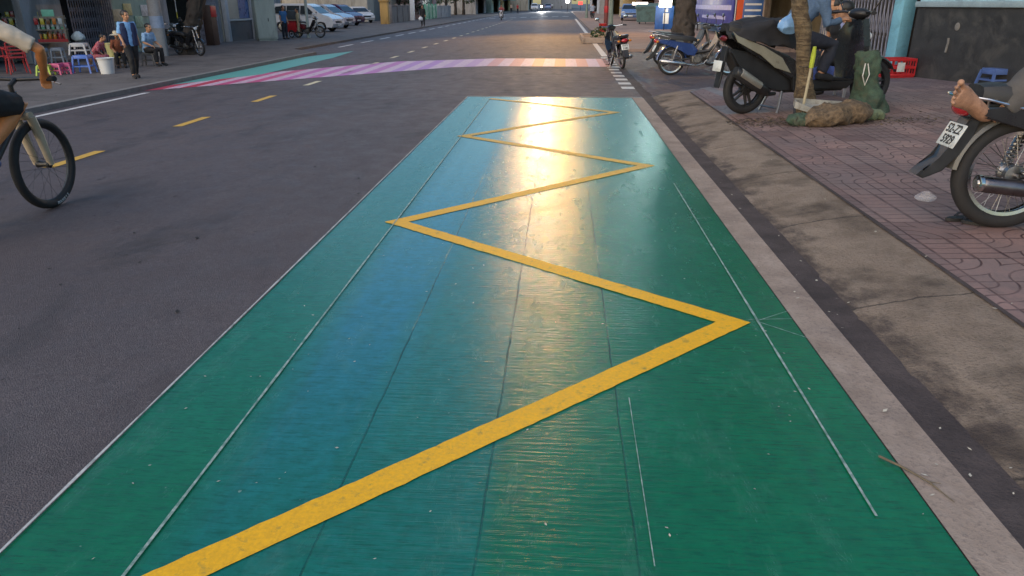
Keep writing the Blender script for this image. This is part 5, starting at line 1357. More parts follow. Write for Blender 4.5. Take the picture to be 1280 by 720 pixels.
# street lamps: posts on the right pavement, arms out over the road, lit
LPAINT = M('green_grey_post_paint', (.16, .20, .165), .6, .25, 4, .15, dirt=(.09, .10, .085))
LAMP = ME('lit_lamp_glass', (1, .70, .36), 60)
def lamp(label, x, y, arm, power, hgt=8.6):
    root = thing('street_lamp', label, 'street lamp', (x, y, .1), 0, 'street lamps along the right kerb')
    m = MB(); m.lathe([(.20, 0), (.20, .05), (.15, .10), (.13, .9), (.11, 1.0), (.07, hgt-.6)], n=14); m.build('post', LPAINT, root)
    m = MB(); m.tube([(0, 0, hgt-.7), (-.1, 0, hgt-.2), (-.6, 0, hgt+.05), (-arm, 0, hgt+.2)], [.07, .06, .05, .04], 8); m.build('arm', LPAINT, root)
    m = MB(); m.loft([[(-arm+.25+dx*0, y_*.10, hgt+.16+z_*.05) for y_, z_ in ((-1, -1), (1, -1), (1, 1), (-1, 1))], [(-arm-.2, y_*.17, hgt+.17+z_*.07) for dx in (0,) for y_, z_ in ((-1, -1), (1, -1), (1, 1), (-1, 1))], [(-arm-.65, y_*.10, hgt+.19+z_*.04) for y_, z_ in ((-1, -1), (1, -1), (1, 1), (-1, 1))]] if False else
                      [[(xx, y_*wy, hgt+.17+z_*wz) for y_, z_ in ((-1, -1), (1, -1), (1, 1), (-1, 1))] for xx, wy, wz in ((-arm+.25, .10, .05), (-arm-.2, .17, .07), (-arm-.65, .10, .04))])
    hd = m.build('lamp_head', LPAINT, root)
    m = MB(); m.sph((-arm-.2, 0, hgt+.07), (.26, .12, .09)); m.build('lamp_glass', LAMP, hd)
    li = bpy.data.lights.new('bulb', 'SPOT'); li.energy = power; li.color = (1, .50, .09); li.shadow_soft_size = .22; li.spot_size = R(110); li.spot_blend = .8
    lo = bpy.data.objects.new('bulb', li); C.objects.link(lo); lo.parent = hd; lo.location = (-arm-.2, 0, hgt-.08); lo.rotation_euler = Vector((.05, -1, -.42)).to_track_quat('-Z', 'Y').to_euler()
    return root
p = G(763, 37, .1)
lamp('lit street lamp on a green grey post beside the red wrapped post', p.x, p.y, p.x+.75, 2100)
lamp('second lit street lamp farther along the right kerb', 2.6, p.y+38, 3.6, 800)
# cold floodlight on the grey shophouse
fl = thing('floodlight', 'cold white floodlight on the grey shophouse wall', 'light', (7.35, 49.0, 7.9), 0)
m = MB(); m.box((0, 0, 0), (.35, .45, .28), bevel=.03); m.tube([(.15, 0, 0), (1.0, 0, .0)], .03); m.build('housing', GATE_D, fl)
m = MB(); m.box((-.10, -.235, -.02), (.30, .012, .22)); m.build('lens', ME('cold_lamp_lens', (.75, 1, .95), 30), fl)
li = bpy.data.lights.new('floodlight_bulb', 'SPOT'); li.energy = 450; li.color = (.72, 1, .95); li.shadow_soft_size = .2; li.spot_size = R(30); li.spot_blend = .6
lo = bpy.data.objects.new('floodlight_bulb', li); C.objects.link(lo); lo.parent = fl; lo.location = (-.12, -.32, -.04)
lo.rotation_euler = (Vector((1.5, 8.3, 0))-Vector((7.3, 49, 7.9))).to_track_quat('-Z', 'Y').to_euler()
# ------------------------------------------------------------------ left side: stall, walker, shops
XL = -16.6; ZL = -.17
def yL(px, X=XL): return onX(px, X, 40)
GL = lambda px, py: G(px, py, ZL)
BLK_IN = DARKIN
GREYW = WALLR[1]
def lshop(label, pa, pb, h, wall, door=None, **kw):
    a, b = yL(pa), yL(pb); return shophouse(label, kw.pop('X', XL), a, b, h, wall, door, -1, ZL, **kw)
lshop('grey shophouse behind the drinks stall on the left', -160, 66, 7.6, WALLR[1], SHUT[1], floors=2, open_=True)
lshop('shophouse with dark folding gate under a red awning on the left', 66, 146, 8.4, WALLR[1], SHUT[1], floors=2, open_=True, awn=REDAW)
lshop('grey green house wall behind the walking man on the left', 146, 196, 7.2, WALLR[2], None, floors=2, doors=False)
lshop('dark fronted shophouse behind the concrete pole on the left', 196, 278, 9.0, WALLR[1], SHUT[1], floors=3, open_=True)
CH = lshop('cream house with beige shutter and blue curtain window on the left', 279, 345, 7.8, WALLR[0], SHUT[0], floors=2, doors=False)
# details of the cream house: beige shutter panel, blue window, grey dado (nearer than the wall by a hand)
def onwall(px, off=.0): return yL(px)
y0_, y1_, y2_, y3_ = yL(284), yL(300), yL(313), yL(318)
hX = XL+.03
ph = thing('house_front', 'beige shutter and blue curtained window above a grey stone dado on the left', 'facade', (hX, (y0_+y2_)/2, ZL), PI/2)
Lw = y2_-y0_; xm = y1_-(y0_+y2_)/2
m = MB(); m.box((0, -.05, .47), (Lw, .10, .94)); m.build('dado', M('grey_stone_dado', (.10, .095, .10), .7, .25, 3, .2, dirt=(.06, .055, .055)), ph)
m = MB(); m.box((0, -.07, .98), (Lw+.1, .16, .09), bevel=.01); m.build('sill', M('white_sill_paint', (.45, .45, .45), .6, .12, 5, .1), ph)
m = MB(); m.box(((-Lw/2+xm)/2, -.02, 2.1), (xm+Lw/2, .05, 2.15))
for k in range(14): m.box(((-Lw/2+xm)/2, -.05, 1.10+.15*k), (xm+Lw/2-.05, .02, .05))
m.build('shutter', SHUT[0], ph)
m = MB(); m.box(((Lw/2+xm)/2, -.02, 2.1), (Lw/2-xm-.06, .05, 2.1)); wnd = m.build('window', M('blue_curtain_glass', (.05, .12, .28), .3, .35, 5, .05), ph)
for e in (1, -1): m = MB(); m.box((e*(Lw/2+.18), -.10, 1.7), (.30, .22, 3.4), bevel=.01); m.build('jamb', M('white_jamb_paint', (.42, .42, .44), .7, .12, 4, .1), ph)
off = (ph.location.y-CH.location.y, -(ph.location.x-CH.location.x), 0)
for ch in [k for k in C.objects if k.parent == ph]: ch.parent = CH; ch.location = off
bpy.data.objects.remove(ph)
# folding gates on the left
lattice_gate('dark folding gate under the red awning on the left', (XL+.06, yL(90)), (XL+.06, yL(142)), 2.7, MATS['gate_steel'], 18, ZL)
lattice_gate('pale folding gate behind the dark motorbike on the left', (XL+.06, yL(249)), (XL+.06, yL(272)), 2.4, GATE_L, 15, ZL)
# posters on the grey green wall
for k, (px, pz, c_) in enumerate(((150, 1.35, 'cream'), (164, 1.55, 'pale yellow'), (176, 1.1, 'pale green'), (185, 1.5, 'white'))):
    y = yL(px); o = MB(); o.box((0, 0, 0), (.02, .55, .42), bevel=.004)
    o = o.build('poster', M('poster_'+c_.replace(' ', '_'), {'cream': (.42, .36, .25), 'pale yellow': (.45, .40, .18), 'pale green': (.26, .40, .30), 'white': (.48, .48, .48)}[c_], .6, .35, 9, .02)); o.location = (XL+.02, y, ZL+pz)
    tag(o, c_+' paper poster stuck on the grey green wall behind the walking man', 'poster', 'posters on the grey green wall')
m = MB(); y = yL(270, -15.6); o = MB(); rbn = thing('upright_cabinet', 'narrow red topped dark cabinet beside the pale folding gate', 'cabinet', (-15.8, y, ZL), PI/2)
o.box((0, 0, .85), (.55, .4, 1.7), bevel=.02); o.build('cabinet_body', M('dark_brown_wood', (.045, .025, .02), .5, .3, 5, .1), rbn)
o = MB(); o.box((0, -.215, 1.42), (.5, .03, .45), bevel=.01); o.build('red_sign', REDP, rbn)
# cabinet with pale green face
p = GL(331, 51)
cb = thing('utility_cabinet', 'tall pale grey green metal cabinet beside the cream house', 'cabinet', (p.x, p.y+.3, ZL), R(38))
PGC = M('pale_grey_green_metal', (.34, .39, .36), .55, .12, 3, .08, dirt=(.22, .25, .23), streak=True)
m = MB(); m.box((0, 0, 1.02), (.98, .62, 1.9), bevel=.015); m.box((0, 0, .04), (.90, .55, .08)); m.build('cabinet_body', PGC, cb)
m = MB(); m.box((0, 0, 2.0), (1.08, .72, .08), bevel=.02); m.build('cabinet_roof', PGC, cb)
m = MB(); m.box((0, -.316, 1.02), (.88, .012, 1.75)); m.box((.0, -.324, 1.02), (.012, .012, 1.72)); dr = m.build('door', PGC, cb)
m = MB(); m.box((.08, -.34, 1.0), (.03, .03, .16), bevel=.005); m.build('handle', GATE_D, dr)
# poles
CONC_POLE = mat_concrete('pole_concrete', (.30, .28, .27), (.40, .38, .37), (.16, .15, .15), 3, .4, .3, False)
p = GL(203, 70); q = P(191, 0, p.y)
up = thing('utility_pole', 'leaning grey concrete utility pole behind the walking man', 'pole', (p.x, p.y, ZL), 0, 'poles along the left pavement')
k_ = (q.x-p.x)/(q.z-ZL)
m = MB(); m.tube([(0, 0, 0), (k_*2, 0, 2), (k_*8, 0, 8)], [.235, .215, .15], 16); m.build('shaft', CONC_POLE, up)
m = MB(); m.tube([(k_*.95, 0, .95), (k_*1.35, 0, 1.35)], [.232, .229], 16); m.build('sticker', M('pale_blue_sticker', (.32, .38, .50), .6, .2, 7, .05), up)
m = MB(); m.box((k_*7.5, 0, 7.5), (1.8, .1, .1)); m.build('crossarm', GATE_D, up)
p = GL(386, 47)
gp = thing('utility_pole', 'thin grey steel pole beside the small dark motorbike and white car', 'pole', (p.x, p.y, ZL), 0, 'poles along the left pavement')
m = MB(); m.lathe([(.11, 0), (.11, .08), (.08, .12), (.07, 5.5), (.04, 6)], n=14); m.build('shaft', M('grey_green_pole_paint', (.24, .28, .26), .6, .2, 4, .1), gp)
m = MB(); m.lathe([(.14, 5.95), (.10, 6.1), (.02, 6.2)], n=14); m.build('cap', GATE_D, gp)
# hanging banner, white with yellow foot
p = P(222, 23, yL(222, -14.8)); hb_ = thing('banner', 'narrow white hanging banner with a yellow foot on the left', 'banner', (p.x, p.y, p.z), PI/2+.5)
m = MB(); m.box((0, 0, 1.1), (.62, .02, 1.75)); m.build('cloth', M('white_banner_cloth', (.50, .52, .54), .8, .15, 4, .05), hb_)
m = MB(); m.box((0, 0, .11), (.62, .022, .22)); m.build('yellow_foot', M('yellow_cloth', (.50, .46, .05), .8, .15, 4, .05), hb_)
m = MB(); m.cyl((0, .0, 1.97), (0, 2.0, 1.97), .02); m.cyl((-.34, 0, 1.97), (.34, 0, 1.97), .015); m.build('bracket', GATE_D, hb_)
# trees on the left
p = GL(56, 72); p.x -= .2
tree('street_tree', 'dark brown street tree rising behind the drinks stall', (p.x-.3, p.y+.2, ZL), [(0, 0, 0), (-.03, 0, .6), (.0, 0, 1.6), (.1, 0, 3), (.2, .1, 4.6), (.2, .2, 6)], [.38, .31, .29, .26, .22, .15], BARKD, blobs((0, 0, 7.6), 2.0, 6, 12), 2200, .24, 6)
p = GL(235, 68); q = P(246, 0, p.y)
k_ = (q.x-p.x)/(q.z-ZL)
tree('street_tree', 'leaning dark street tree over the parked motorbike on the left', (p.x, p.y, ZL), [(0, 0, 0), (k_*.6, 0, .6), (k_*1.6, 0, 1.6), (k_*3, 0, 3), (k_*4.3, .1, 4.6), (k_*5, .2, 6)], [.34, .29, .27, .24, .20, .14], BARKD, blobs((k_*6, 0, 7.4), 1.8, 6, 13), 2000, .24, 7)
# red awning edge (lower flap) over the gate
# walking man
p = GL(170, 98); hs_ = 98-16
LBS = M('light_blue_shirt', (.16, .33, .58), .85, .18, 6, .2); NAVYJ = M('navy_open_jacket', (.012, .022, .07), .85, .25, 7, .2)
person('man walking in light blue shirt and open navy jacket on the left kerb', (p.x, p.y, ZL), R(-38), dict(pel=(0, 0, .90), knR=(.16, -.09, .49), anR=(.12, -.09, .09), toR=(.26, -.10, .04), knL=(-.02, .09, .47), anL=(-.16, .09, .10), toL=(-.03, .10, .035),
       elL=(-.08, .22, 1.09), wrL=(-.02, .25, .88), elR=(.03, -.22, 1.09), wrR=(.14, -.2, .90)), LBS, BLACKC, BLACKC, vest=NAVYJ, scale=.97, face=(1, .35, 0), sleeve=.95, vox=.011)
p = GL(188, 82); loc = (p.x, p.y, ZL)
person('person in a pale blue shirt seated behind the walking man', loc, R(-15), seat_pose(.03), M('pale_sky_shirt', (.24, .38, .56), .85, .2, 6, .2), BLACKC, BLACKC, scale=.97, sleeve=.9, vox=.013)
stool('dark grey plastic stool under the person in pale blue shirt', loc, .2, M('dark_grey_plastic', (.05, .05, .055), .5, .2, 7, .05), .40)
# stall
REDCH = M('red_chair_plastic', (.36, .03, .035), .45, .15, 7, .05); LIME = M('lime_plastic', (.36, .48, .06), .45, .12, 7, .05); PINK = M('pink_plastic', (.58, .10, .22), .45, .12, 7, .05)
BLUE2 = M('bright_blue_plastic', (.06, .15, .50), .45, .12, 7, .05); GREYP = M('pale_grey_plastic', (.34, .35, .38), .45, .12, 7, .05)
def st(label, px, py, mat, h, w_, rz=.2, lift=0):
    p = GL(px, py); return stool(label, (p.x, p.y, ZL+lift), rz, mat, h, w_, 'plastic stools by the drinks stall')
st('tall pale grey stool at the left under the drinks shelf', 55, 80, GREYP, .47, .30)
st('tall pale grey stool at the right under the drinks shelf', 75, 79, GREYP, .47, .30, .3)
st('low lime green stool in front of the drinks stall', 58, 94, LIME, .27, .30, .25)
st('low pink stool beside the lime green one', 73, 93, PINK, .28, .28, .1)
st('low pink stool at the right of the first pink one', 84, 92, PINK, .28, .26, .3)
bsx = GL(107, 91); st('tall blue stool with a pale stool stacked on it', 107, 91, BLUE2, .47, .40)
st('pale grey stool stacked upon the tall blue stool', 106, 91, GREYP, .30, .38, .25, .475)
def chair(label, px, py, rz):
    p = GL(px, py); root = thing('plastic_chair', label, 'chair', (p.x, p.y, ZL), rz, 'red plastic chairs by the stall')
    m = MB(); m.box((0, 0, .42), (.44, .44, .03), bevel=.012); m.build('seat', REDCH, root)
    for a in (1, -1):
        for b in (1, -1): m = MB(); m.tube([(a*.19, b*.19, .42), (a*.23, b*.23, 0)], [.022, .018], 6); m.build('leg', REDCH, root)
    m = MB()
    for b in (1, -1): m.tube([(-.19, b*.20, .42), (-.27, b*.21, .80)], .018, 6)
    m.tube([(-.27, -.21, .80), (-.28, 0, .83), (-.27, .21, .80)], .02, 6)
    for k in range(3): m.box((-.235-.012*k, 0, .53+.09*k), (.014, .40, .04))
    m.build('backrest', REDCH, root)
    m = MB()
    for b in (1, -1): m.tube([(-.24, b*.23, .64), (.15, b*.24, .64), (.2, b*.22, .42)], .016, 6)
    m.build('armrest', REDCH, root)
chair('red plastic armchair at the far left edge behind the cyclist', 6, 90, .5)
chair('red plastic armchair just right of the other behind the cyclist', 24, 92, 2.4)
# display shelf with rows of drinks
p = GL(50, 78); sx_ = p.x; sy_ = p.y+.2
sh = thing('drinks_shelf', 'two tier drinks shelf of pale wood on the left pavement', 'shelf', (sx_, sy_, ZL), R(28))
WOODP = M('pale_shelf_wood', (.25, .20, .15), .7, .25, 7, .15)
m = MB()
for a in (1, -1):
    for b in (1, -1): m.box((a*.80, b*.24, .70), (.05, .05, 1.40))

for z in (.30, 1.36):
    for b in (1, -1): m.box((0, b*.24, z), (1.60, .03, .04))
    for a in (1, -1): m.box((a*.80, 0, z), (.03, .48, .04))
m.build('frame', WOODP, sh)
for z in (.60, .98, 1.32): m = MB(); m.box((0, 0, z), (1.70, .54, .035)); m.build('board', WOODP, sh)
m = MB(); m.box((0, -.275, .66), (1.68, .012, .09)); m.build('red_edge', REDP, sh)
mat4 = Matrix.Translation((sx_, sy_, ZL)) @ Matrix.Rotation(R(28), 4, 'Z')
BOT = {'orange': (.55, .17, .02), 'yellow': (.55, .42, .04), 'clear green': (.18, .42, .26), 'white': (.5, .5, .48), 'brown': (.16, .07, .03), 'red': (.42, .03, .03)}
def drink(col_, kind, x, y, z, label):
    root = thing('bottle' if kind == 'bottle' else 'can', label, kind, mat4 @ Vector((x, y, z)), 0, 'drinks on the stall shelf', 1.25 if kind == 'bottle' else 1.5)
    mt = M('drink_'+col_.replace(' ', '_'), BOT[col_], .25, .2, 9, 0, coat=.4)
    if kind == 'bottle':
        m = MB(); m.lathe([(.0, 0), (.042, 0), (.045, .02), (.045, .15), (.04, .18), (.018, .22), (.016, .245)], n=12, caps=False); m.build('body', mt, root)
        m = MB(); m.lathe([(.019, .24), (.019, .265), (.0, .267)], n=10, caps=False); m.build('cap', WHT, root)
        m = MB(); m.lathe([(.0465, .06), (.0465, .13)], n=12, caps=False); m.build('label_band', PLATE, root)
    else:
        m = MB(); m.lathe([(.0, 0), (.03, 0), (.036, .012), (.036, .15), (.030, .165), (0, .165)], n=12, caps=False); m.build('body', mt, root)
        m = MB(); m.lathe([(.0, .167), (.031, .167), (.031, .162)], n=12, caps=False); m.build('lid', CHR, root)
ks = ['white', 'clear green', 'white', 'clear green', 'red', 'clear green', 'white', 'clear green', 'white', 'clear green', 'white', 'clear green']
for i, c_ in enumerate(ks): drink(c_, 'bottle', -.74+.135*i, -.13, .998, c_+' drink bottle in the upper row of the stall shelf')
ks = ['yellow', 'brown', 'yellow', 'white', 'yellow', 'orange', 'orange', 'yellow', 'orange', 'orange', 'red', 'red']
for i, c_ in enumerate(ks): drink(c_, 'can', -.74+.135*i, -.12, .618, c_+' drink can in the lower row of the stall shelf')
ks = ['clear green', 'orange', 'white', 'red', 'clear green', 'yellow', 'white', 'orange', 'clear green', 'red', 'white']
for i, c_ in enumerate(ks): drink(c_, 'bottle', -.70+.14*i, .10, .998, c_+' drink bottle in the back row of the upper stall shelf')
for i, c_ in enumerate(ks): drink(c_, 'bottle', -.70+.14*i, .10, .618, c_+' drink bottle in the back row of the lower stall shelf')
for i, c_ in enumerate(('yellow', 'red', 'clear green', 'white', 'orange', 'white', 'yellow')):
    v = mat4 @ Vector((-.70+.13*i, .02, 1.34)); o = MB(); o.box((0, 0, .09), (.11, .16, .18+.04*(i % 3)), bevel=.008)
    o = o.build('snack_box', M('drink_'+c_.replace(' ', '_'), BOT[c_], .4, .3, 14, 0, coat=.3)); o.location = v; o.rotation_euler.z = R(28); tag(o, c_+' snack box on the top board of the stall shelf', 'box', 'snack boxes on the stall shelf')
for i, c_ in enumerate(('red', 'yellow', 'white', 'orange', 'clear green', 'red', 'yellow', 'brown', 'orange', 'white')):
    v = mat4 @ Vector((-.76+.165*i, -.30, 1.14)); o = MB(); o.loft([[(x*.055*wd, y*dp, z) for x, y in ((-1, 0), (0, -1), (1, 0), (0, 1))] for z, wd, dp in ((0, 1, .002), (.02, 1, .012), (.10, .95, .022), (.17, 1, .010), (.19, 1, .002))]); o.tube([(0, 0, .19), (0, .03, .24)], .004, 5)
    o = o.build('snack_packet', M('drink_'+c_.replace(' ', '_'), BOT[c_], .3, .3, 14, 0, coat=.3)); o.location = v; o.rotation_euler.z = R(28+9*(i % 3)); tag(o, c_+' snack packet hanging along the front of the stall shelf', 'packet', 'snack packets hanging at the stall')
gs = signpanel('price_sign', 'small pale green box sign on top of the drinks shelf', 'sign', mat4 @ Vector((.40, 0, 1.462)), R(28), (.34, .10, .24), M('pale_green_panel', (.22, .55, .36), .5, .15, 5, .02))
CLBAG = M('milky_plastic_bag', (.50, .56, .58), .35, .25, 8, .2)
for k, (x, y, z, lb) in enumerate(((1.10, .1, .58, 'milky plastic bag hanging at the right end of the drinks shelf'), (.75, -.05, 1.0, 'milky plastic bag at the end of the upper drinks row'))):
    v = mat4 @ Vector((x, y, z)); plastic_bag(lb, v, .36 if k == 0 else .22, CLBAG, 'plastic bags at the stall', 20+k)
bx_ = mat4 @ Vector((1.12, .1, 0)); bt_ = thing('side_table', 'small dark table holding a milky bag beside the drinks shelf', 'table', bx_, R(28))
m = MB(); m.box((0, 0, .56), (.45, .45, .03)); m.build('tabletop', MATS['dark_brown_wood'], bt_)
for a in (1, -1):
    for b in (1, -1): m = MB(); m.box((a*.19, b*.19, .272), (.04, .04, .545)); m.build('leg', MATS['dark_brown_wood'], bt_)
# buckets
def bucket(label, px, py, r_, h, mat, z=0):
    p = GL(px, py); root = thing('bucket', label, 'bucket', (p.x, p.y, ZL+z), 0, 'buckets by the stall')
    m = MB(); m.lathe([(0, 0), (r_*.78, 0), (r_, h), (r_*.95, h), (r_*.74, .02), (0, .02)], n=22, caps=False); m.build('bucket_body', mat, root)
    m = MB(); m.torus((0, 0, h), r_, .012, 'z', 24, 6); m.build('rim', mat, root)
    m = MB(); m.tube([(r_*math.cos(a), .0+.12*math.sin(a)*0, h-.02-.10*math.sin(a)) if False else (r_*1.02*math.cos(a), -.05-r_*.98*math.sin(a), h-.03) for a in [PI*k/8 for k in range(9)]], .005, 5); m.build('bail', DULL, root)
WPL = M('white_plastic', (.56, .57, .58), .45, .08, 7, .05); YPL = M('pale_yellow_plastic', (.46, .44, .20), .45, .12, 7, .05)
bucket('white plastic bucket on the pavement beside the walking man', 135, 92, .21, .40, WPL)
p = GL(145, 84); tt_ = thing('low_table', 'low yellow topped table holding a pale yellow bucket', 'table', (p.x, p.y, ZL), .2)
m = MB(); m.box((0, 0, .30), (.5, .45, .03)); m.build('tabletop', YPL, tt_)
for a in (1, -1):
    for b in (1, -1): m = MB(); m.box((a*.2, b*.18, .14), (.04, .04, .28)); m.build('leg', MATS['dark_brown_wood'], tt_)
bucket('pale yellow bucket standing on the low table behind the white one', 144, 84, .17, .36, YPL, .317)
CHK, tck, bck = nt('red_checked_cloth'); ck_ = N(tck, 'ShaderNodeTexChecker', i_Scale=22.0); tck.links.new(coords(tck), ck_.inputs['Vector']); ck_.inputs['Color1'].default_value = (.40, .05, .09, 1); ck_.inputs['Color2'].default_value = (.45, .22, .24, 1)
tck.links.new(mixc(tck, ramp(tck, noise_(tck, coords(tck), 9, 3), .35, .65, 0, .5), ck_.outputs['Color'], (.30, .04, .06)), bck.inputs['Base Color']); bck.inputs['Roughness'].default_value = .9
p = GL(121, 88); loc = (p.x, p.y, ZL)
person('person in red checked clothes crouched on a stool behind the white bucket', loc, R(10), seat_pose(.16), CHK, CHK, BLACKC, scale=.78, sleeve=1.7, vox=.012)
stool('brown plastic stool under the person in red checks', loc, .4, M('brown_plastic', (.10, .05, .03), .5, .2, 7, .05), .34, .28)
p = GL(153, 84); loc = (p.x, p.y, ZL)
r_, J_, q_ = person('person in a brown top and cream brimmed hat seated beside the yellow bucket', loc, R(-60), seat_pose(.10), M('rust_brown_cloth', (.20, .065, .035), .9, .2, 7, .2), BLACKC, BLACKC, scale=.80, sleeve=1.6, vox=.012)
hp = q_(0, 0, .05); m = MB(); m.lathe([(.24, -.03), (.17, .0), (.105, .015), (.10, .09), (.06, .12), (0, .125)], hp, n=22, caps=False); m.build('hat', M('cream_straw', (.50, .44, .33), .85, .15, 12, .2), r_)
stool('dark plastic stool under the person in the cream hat', loc, .1, MATS['dark_grey_plastic'], .34, .28)
# potted plant
p = GL(30, 78); pt_ = thing('potted_plant', 'leafy green pot plant behind the cyclist beside the drinks shelf', 'plant', (p.x, p.y+.8, ZL), 0)
m = MB(); m.lathe([(0, 0), (.2, 0), (.27, .45), (.24, .45), (.2, .1), (0, .1)], n=18, caps=False); m.build('pot', M('terracotta', (.20, .08, .045), .8, .2, 6, .2), pt_)
m = MB(); m.tube([(0, 0, .3), (.05, 0, .8), (0, .05, 1.4)], [.03, .02, .01], 6); m.build('stem', BARKT, pt_)
LYL = M('bright_leaf', (.10, .20, .03), .55, .4, 4, 0)
me = crown_mesh('foliage', LYL, blobs((0, 0, 1.15), .55, 5, 31), 420, .20, 31); o = bpy.data.objects.new('foliage', me); C.objects.link(o); o.parent = pt_
# parked bikes on the left
p = GL(239, 69); cub('dark motorbike parked under the leaning tree on the left', (p.x-.55, p.y+.25, ZL), R(-28), BLKG, side=BLKG, group='motorbikes parked on the left', scale=1.0, plate=None, exh=BLKP, fendmat=BLKP)
p = GL(214, 62); cub('grey motorbike standing behind the concrete pole on the left', (p.x-.5, p.y+.4, ZL), R(-35), GREYB, group='motorbikes parked on the left', scale=1.0, plate=None)
p = GL(391, 47); cub('small dark motorbike parked in front of the white car', (p.x-.8, p.y, ZL), R(-8), BLKG, side=REDB, group='motorbikes parked on the left', scale=1.08, plate=None, exh=BLKP)
# people and cart by the white car
p = GL(357, 49); person('person in a blue shirt and dark trousers standing by the pale cabinet', (p.x, p.y, ZL), R(-30), None, M('mid_blue_shirt', (.035, .13, .30), .85, .2, 6, .2), NAVY, BLACKC, scale=1.0, vox=.016)
p = GL(375, 47); person('person in a beige top and trousers standing by the red cart', (p.x, p.y, ZL), R(200), None, M('beige_top', (.36, .31, .20), .85, .2, 6, .2), MATS['beige_top'], BLACKC, scale=.92, vox=.016, sleeve=1.6)
p = GL(366, 47); ct2 = thing('food_cart', 'small red box cart between the blue and beige clad people', 'cart', (p.x, p.y+.2, ZL), R(-20))
m = MB(); m.box((0, 0, .58), (.75, .5, .6), bevel=.02); m.build('box', REDP, ct2)
m = MB(); m.box((0, 0, .90), (.85, .6, .05), bevel=.01); m.build('counter', WOODP, ct2)
m = MB(); m.box((0, .1, 1.16), (.7, .3, .46), bevel=.02); m.build('glass_case', MG('case_glass', (.06, .07, .08), .1), ct2)
for e in (1, -1): m = MB(); m.torus((.1, e*.29, .2), .17, .03, 'y', 24, 8); m.cyl((.1, e*.25, .2), (.1, e*.33, .2), .05); m.build('wheel', RUB, ct2)
# cars in the forecourt
XC = -20
p = GL(398, 40); car('white people carrier parked sideways on the left forecourt', (p.x-1.0, p.y+.8, ZL), R(-8), WCAR, 'cars parked on the left', kind='mpv', scale=1.03)
p = GL(424, 36); car('silver people carrier parked behind the white one on the left', (p.x-1.6, p.y+1.5, ZL), R(-14), SCAR, 'cars parked on the left', kind='mpv')
p = GL(436, 32.5); car('dark purple car parked between the silver and white cars', (p.x-1.5, p.y+2, ZL), R(-22), PCAR, 'cars parked on the left', kind='mpv')
p = GL(455, 29); car('white saloon facing the road at the end of the parked row', (p.x-1.2, p.y+2.2, ZL), R(-52), WCAR, 'cars parked on the left', kind='sedan')
# ------------------------------------------------------------------ farther along the street
XF = -19.5
lshop('ochre shophouse set back behind the parked cars on the left', 346, 400, 8.5, WALLR[4], SHUT[3], X=-27, floors=3, open_=True, awn=BLUAW)
lshop('grey shophouse set back behind the purple car on the left', 400, 470, 9.5, WALLR[1], SHUT[1], X=-25, floors=3, open_=True)
yy = yL(470, -22); shophouse('cream shophouse beside the yellow gate pillar on the left', -20, 78, 92, 7.5, WALLR[0], SHUT[1], -1, ZL, 2, doors=True)
shophouse('pink shophouse with a pale base on the left', -17.5, 93, 106, 8.0, WALLR[3], SHUT[2], -1, ZL, 2, dado=WHT)
shophouse('grey shophouse past the green fence on the left', -15.0, 132, 150, 9.5, WALLR[1], SHUT[3], -1, ZL, 3, open_=True, awn=M('magenta_awning_cloth', (.36, .03, .16), .8, .2, 4, .1))
shophouse('pale green shophouse far along on the left', -14.0, 151, 172, 8.0, WALLR[2], SHUT[0], -1, ZL, 2, open_=True, awn=BLUAW)
shophouse('ochre shophouse far along on the left', -13.6, 173, 198, 8.0, WALLR[4], SHUT[2], -1, ZL, 2, open_=True, awn=M('green_awning_cloth', (.04, .26, .16), .8, .2, 4, .1))
shophouse('cream block closing the left end of the street', -9, 200, 230, 8.5, WALLR[0], SHUT[1], -1, ZL, 2, open_=True)
shophouse('grey block closing the far end of the street', 2.5, 231, 262, 8.0, WALLR[1], SHUT[0], -1, -.1, 2, open_=True, awn=REDAW)
# lit signs
CRL = ME('lit_cream_sign', (1, .88, .55), 1.6)
p = GL(447, 22); q = P(446, 5, p.y)
ls = signpanel('light_box', 'tall lit cream sign above the white saloon on the left', 'sign', (q.x, q.y, q.z+.35), R(15), (1.15, .2, 1.5), CRL)
m = MB(); m.cyl((0, 0, -q.z-.5), (0, 0, -.7), .05); m.build('post', GATE_D, ls)
p = GL(468, 20); q = P(468, 3, p.y)
ls = signpanel('light_box', 'lit orange red square sign left of the yellow gate pillar', 'sign', (q.x, q.y, q.z+.2), R(15), (1.1, .2, 1.1), ME('lit_orange_sign', (1, .14, .03), 1.2), [('yellow_mark', (0, -.105, .0), (.45, .02, .4), ME('lit_yellow_mark', (1, .6, .1), 1.3))])
m = MB(); m.cyl((0, 0, -q.z-.4), (0, 0, -.5), .05); m.build('post', GATE_D, ls)
p = GL(482, 30); yp = thing('gate_pillar', 'ochre yellow gate pillar with cap on the left', 'pillar', (p.x, p.y, ZL), 0)
OCH = M('ochre_pillar_paint', (.50, .30, .10), .8, .15, 3, .1, dirt=(.28, .16, .06), streak=True)
m = MB(); m.box((0, 0, .95), (.72, .72, 1.9), bevel=.02); m.build('shaft', OCH, yp)
m = MB(); m.box((0, 0, 1.96), (.92, .92, .12), bevel=.02); m.sph((0, 0, 2.12), .16); m.build('cap', OCH, yp)
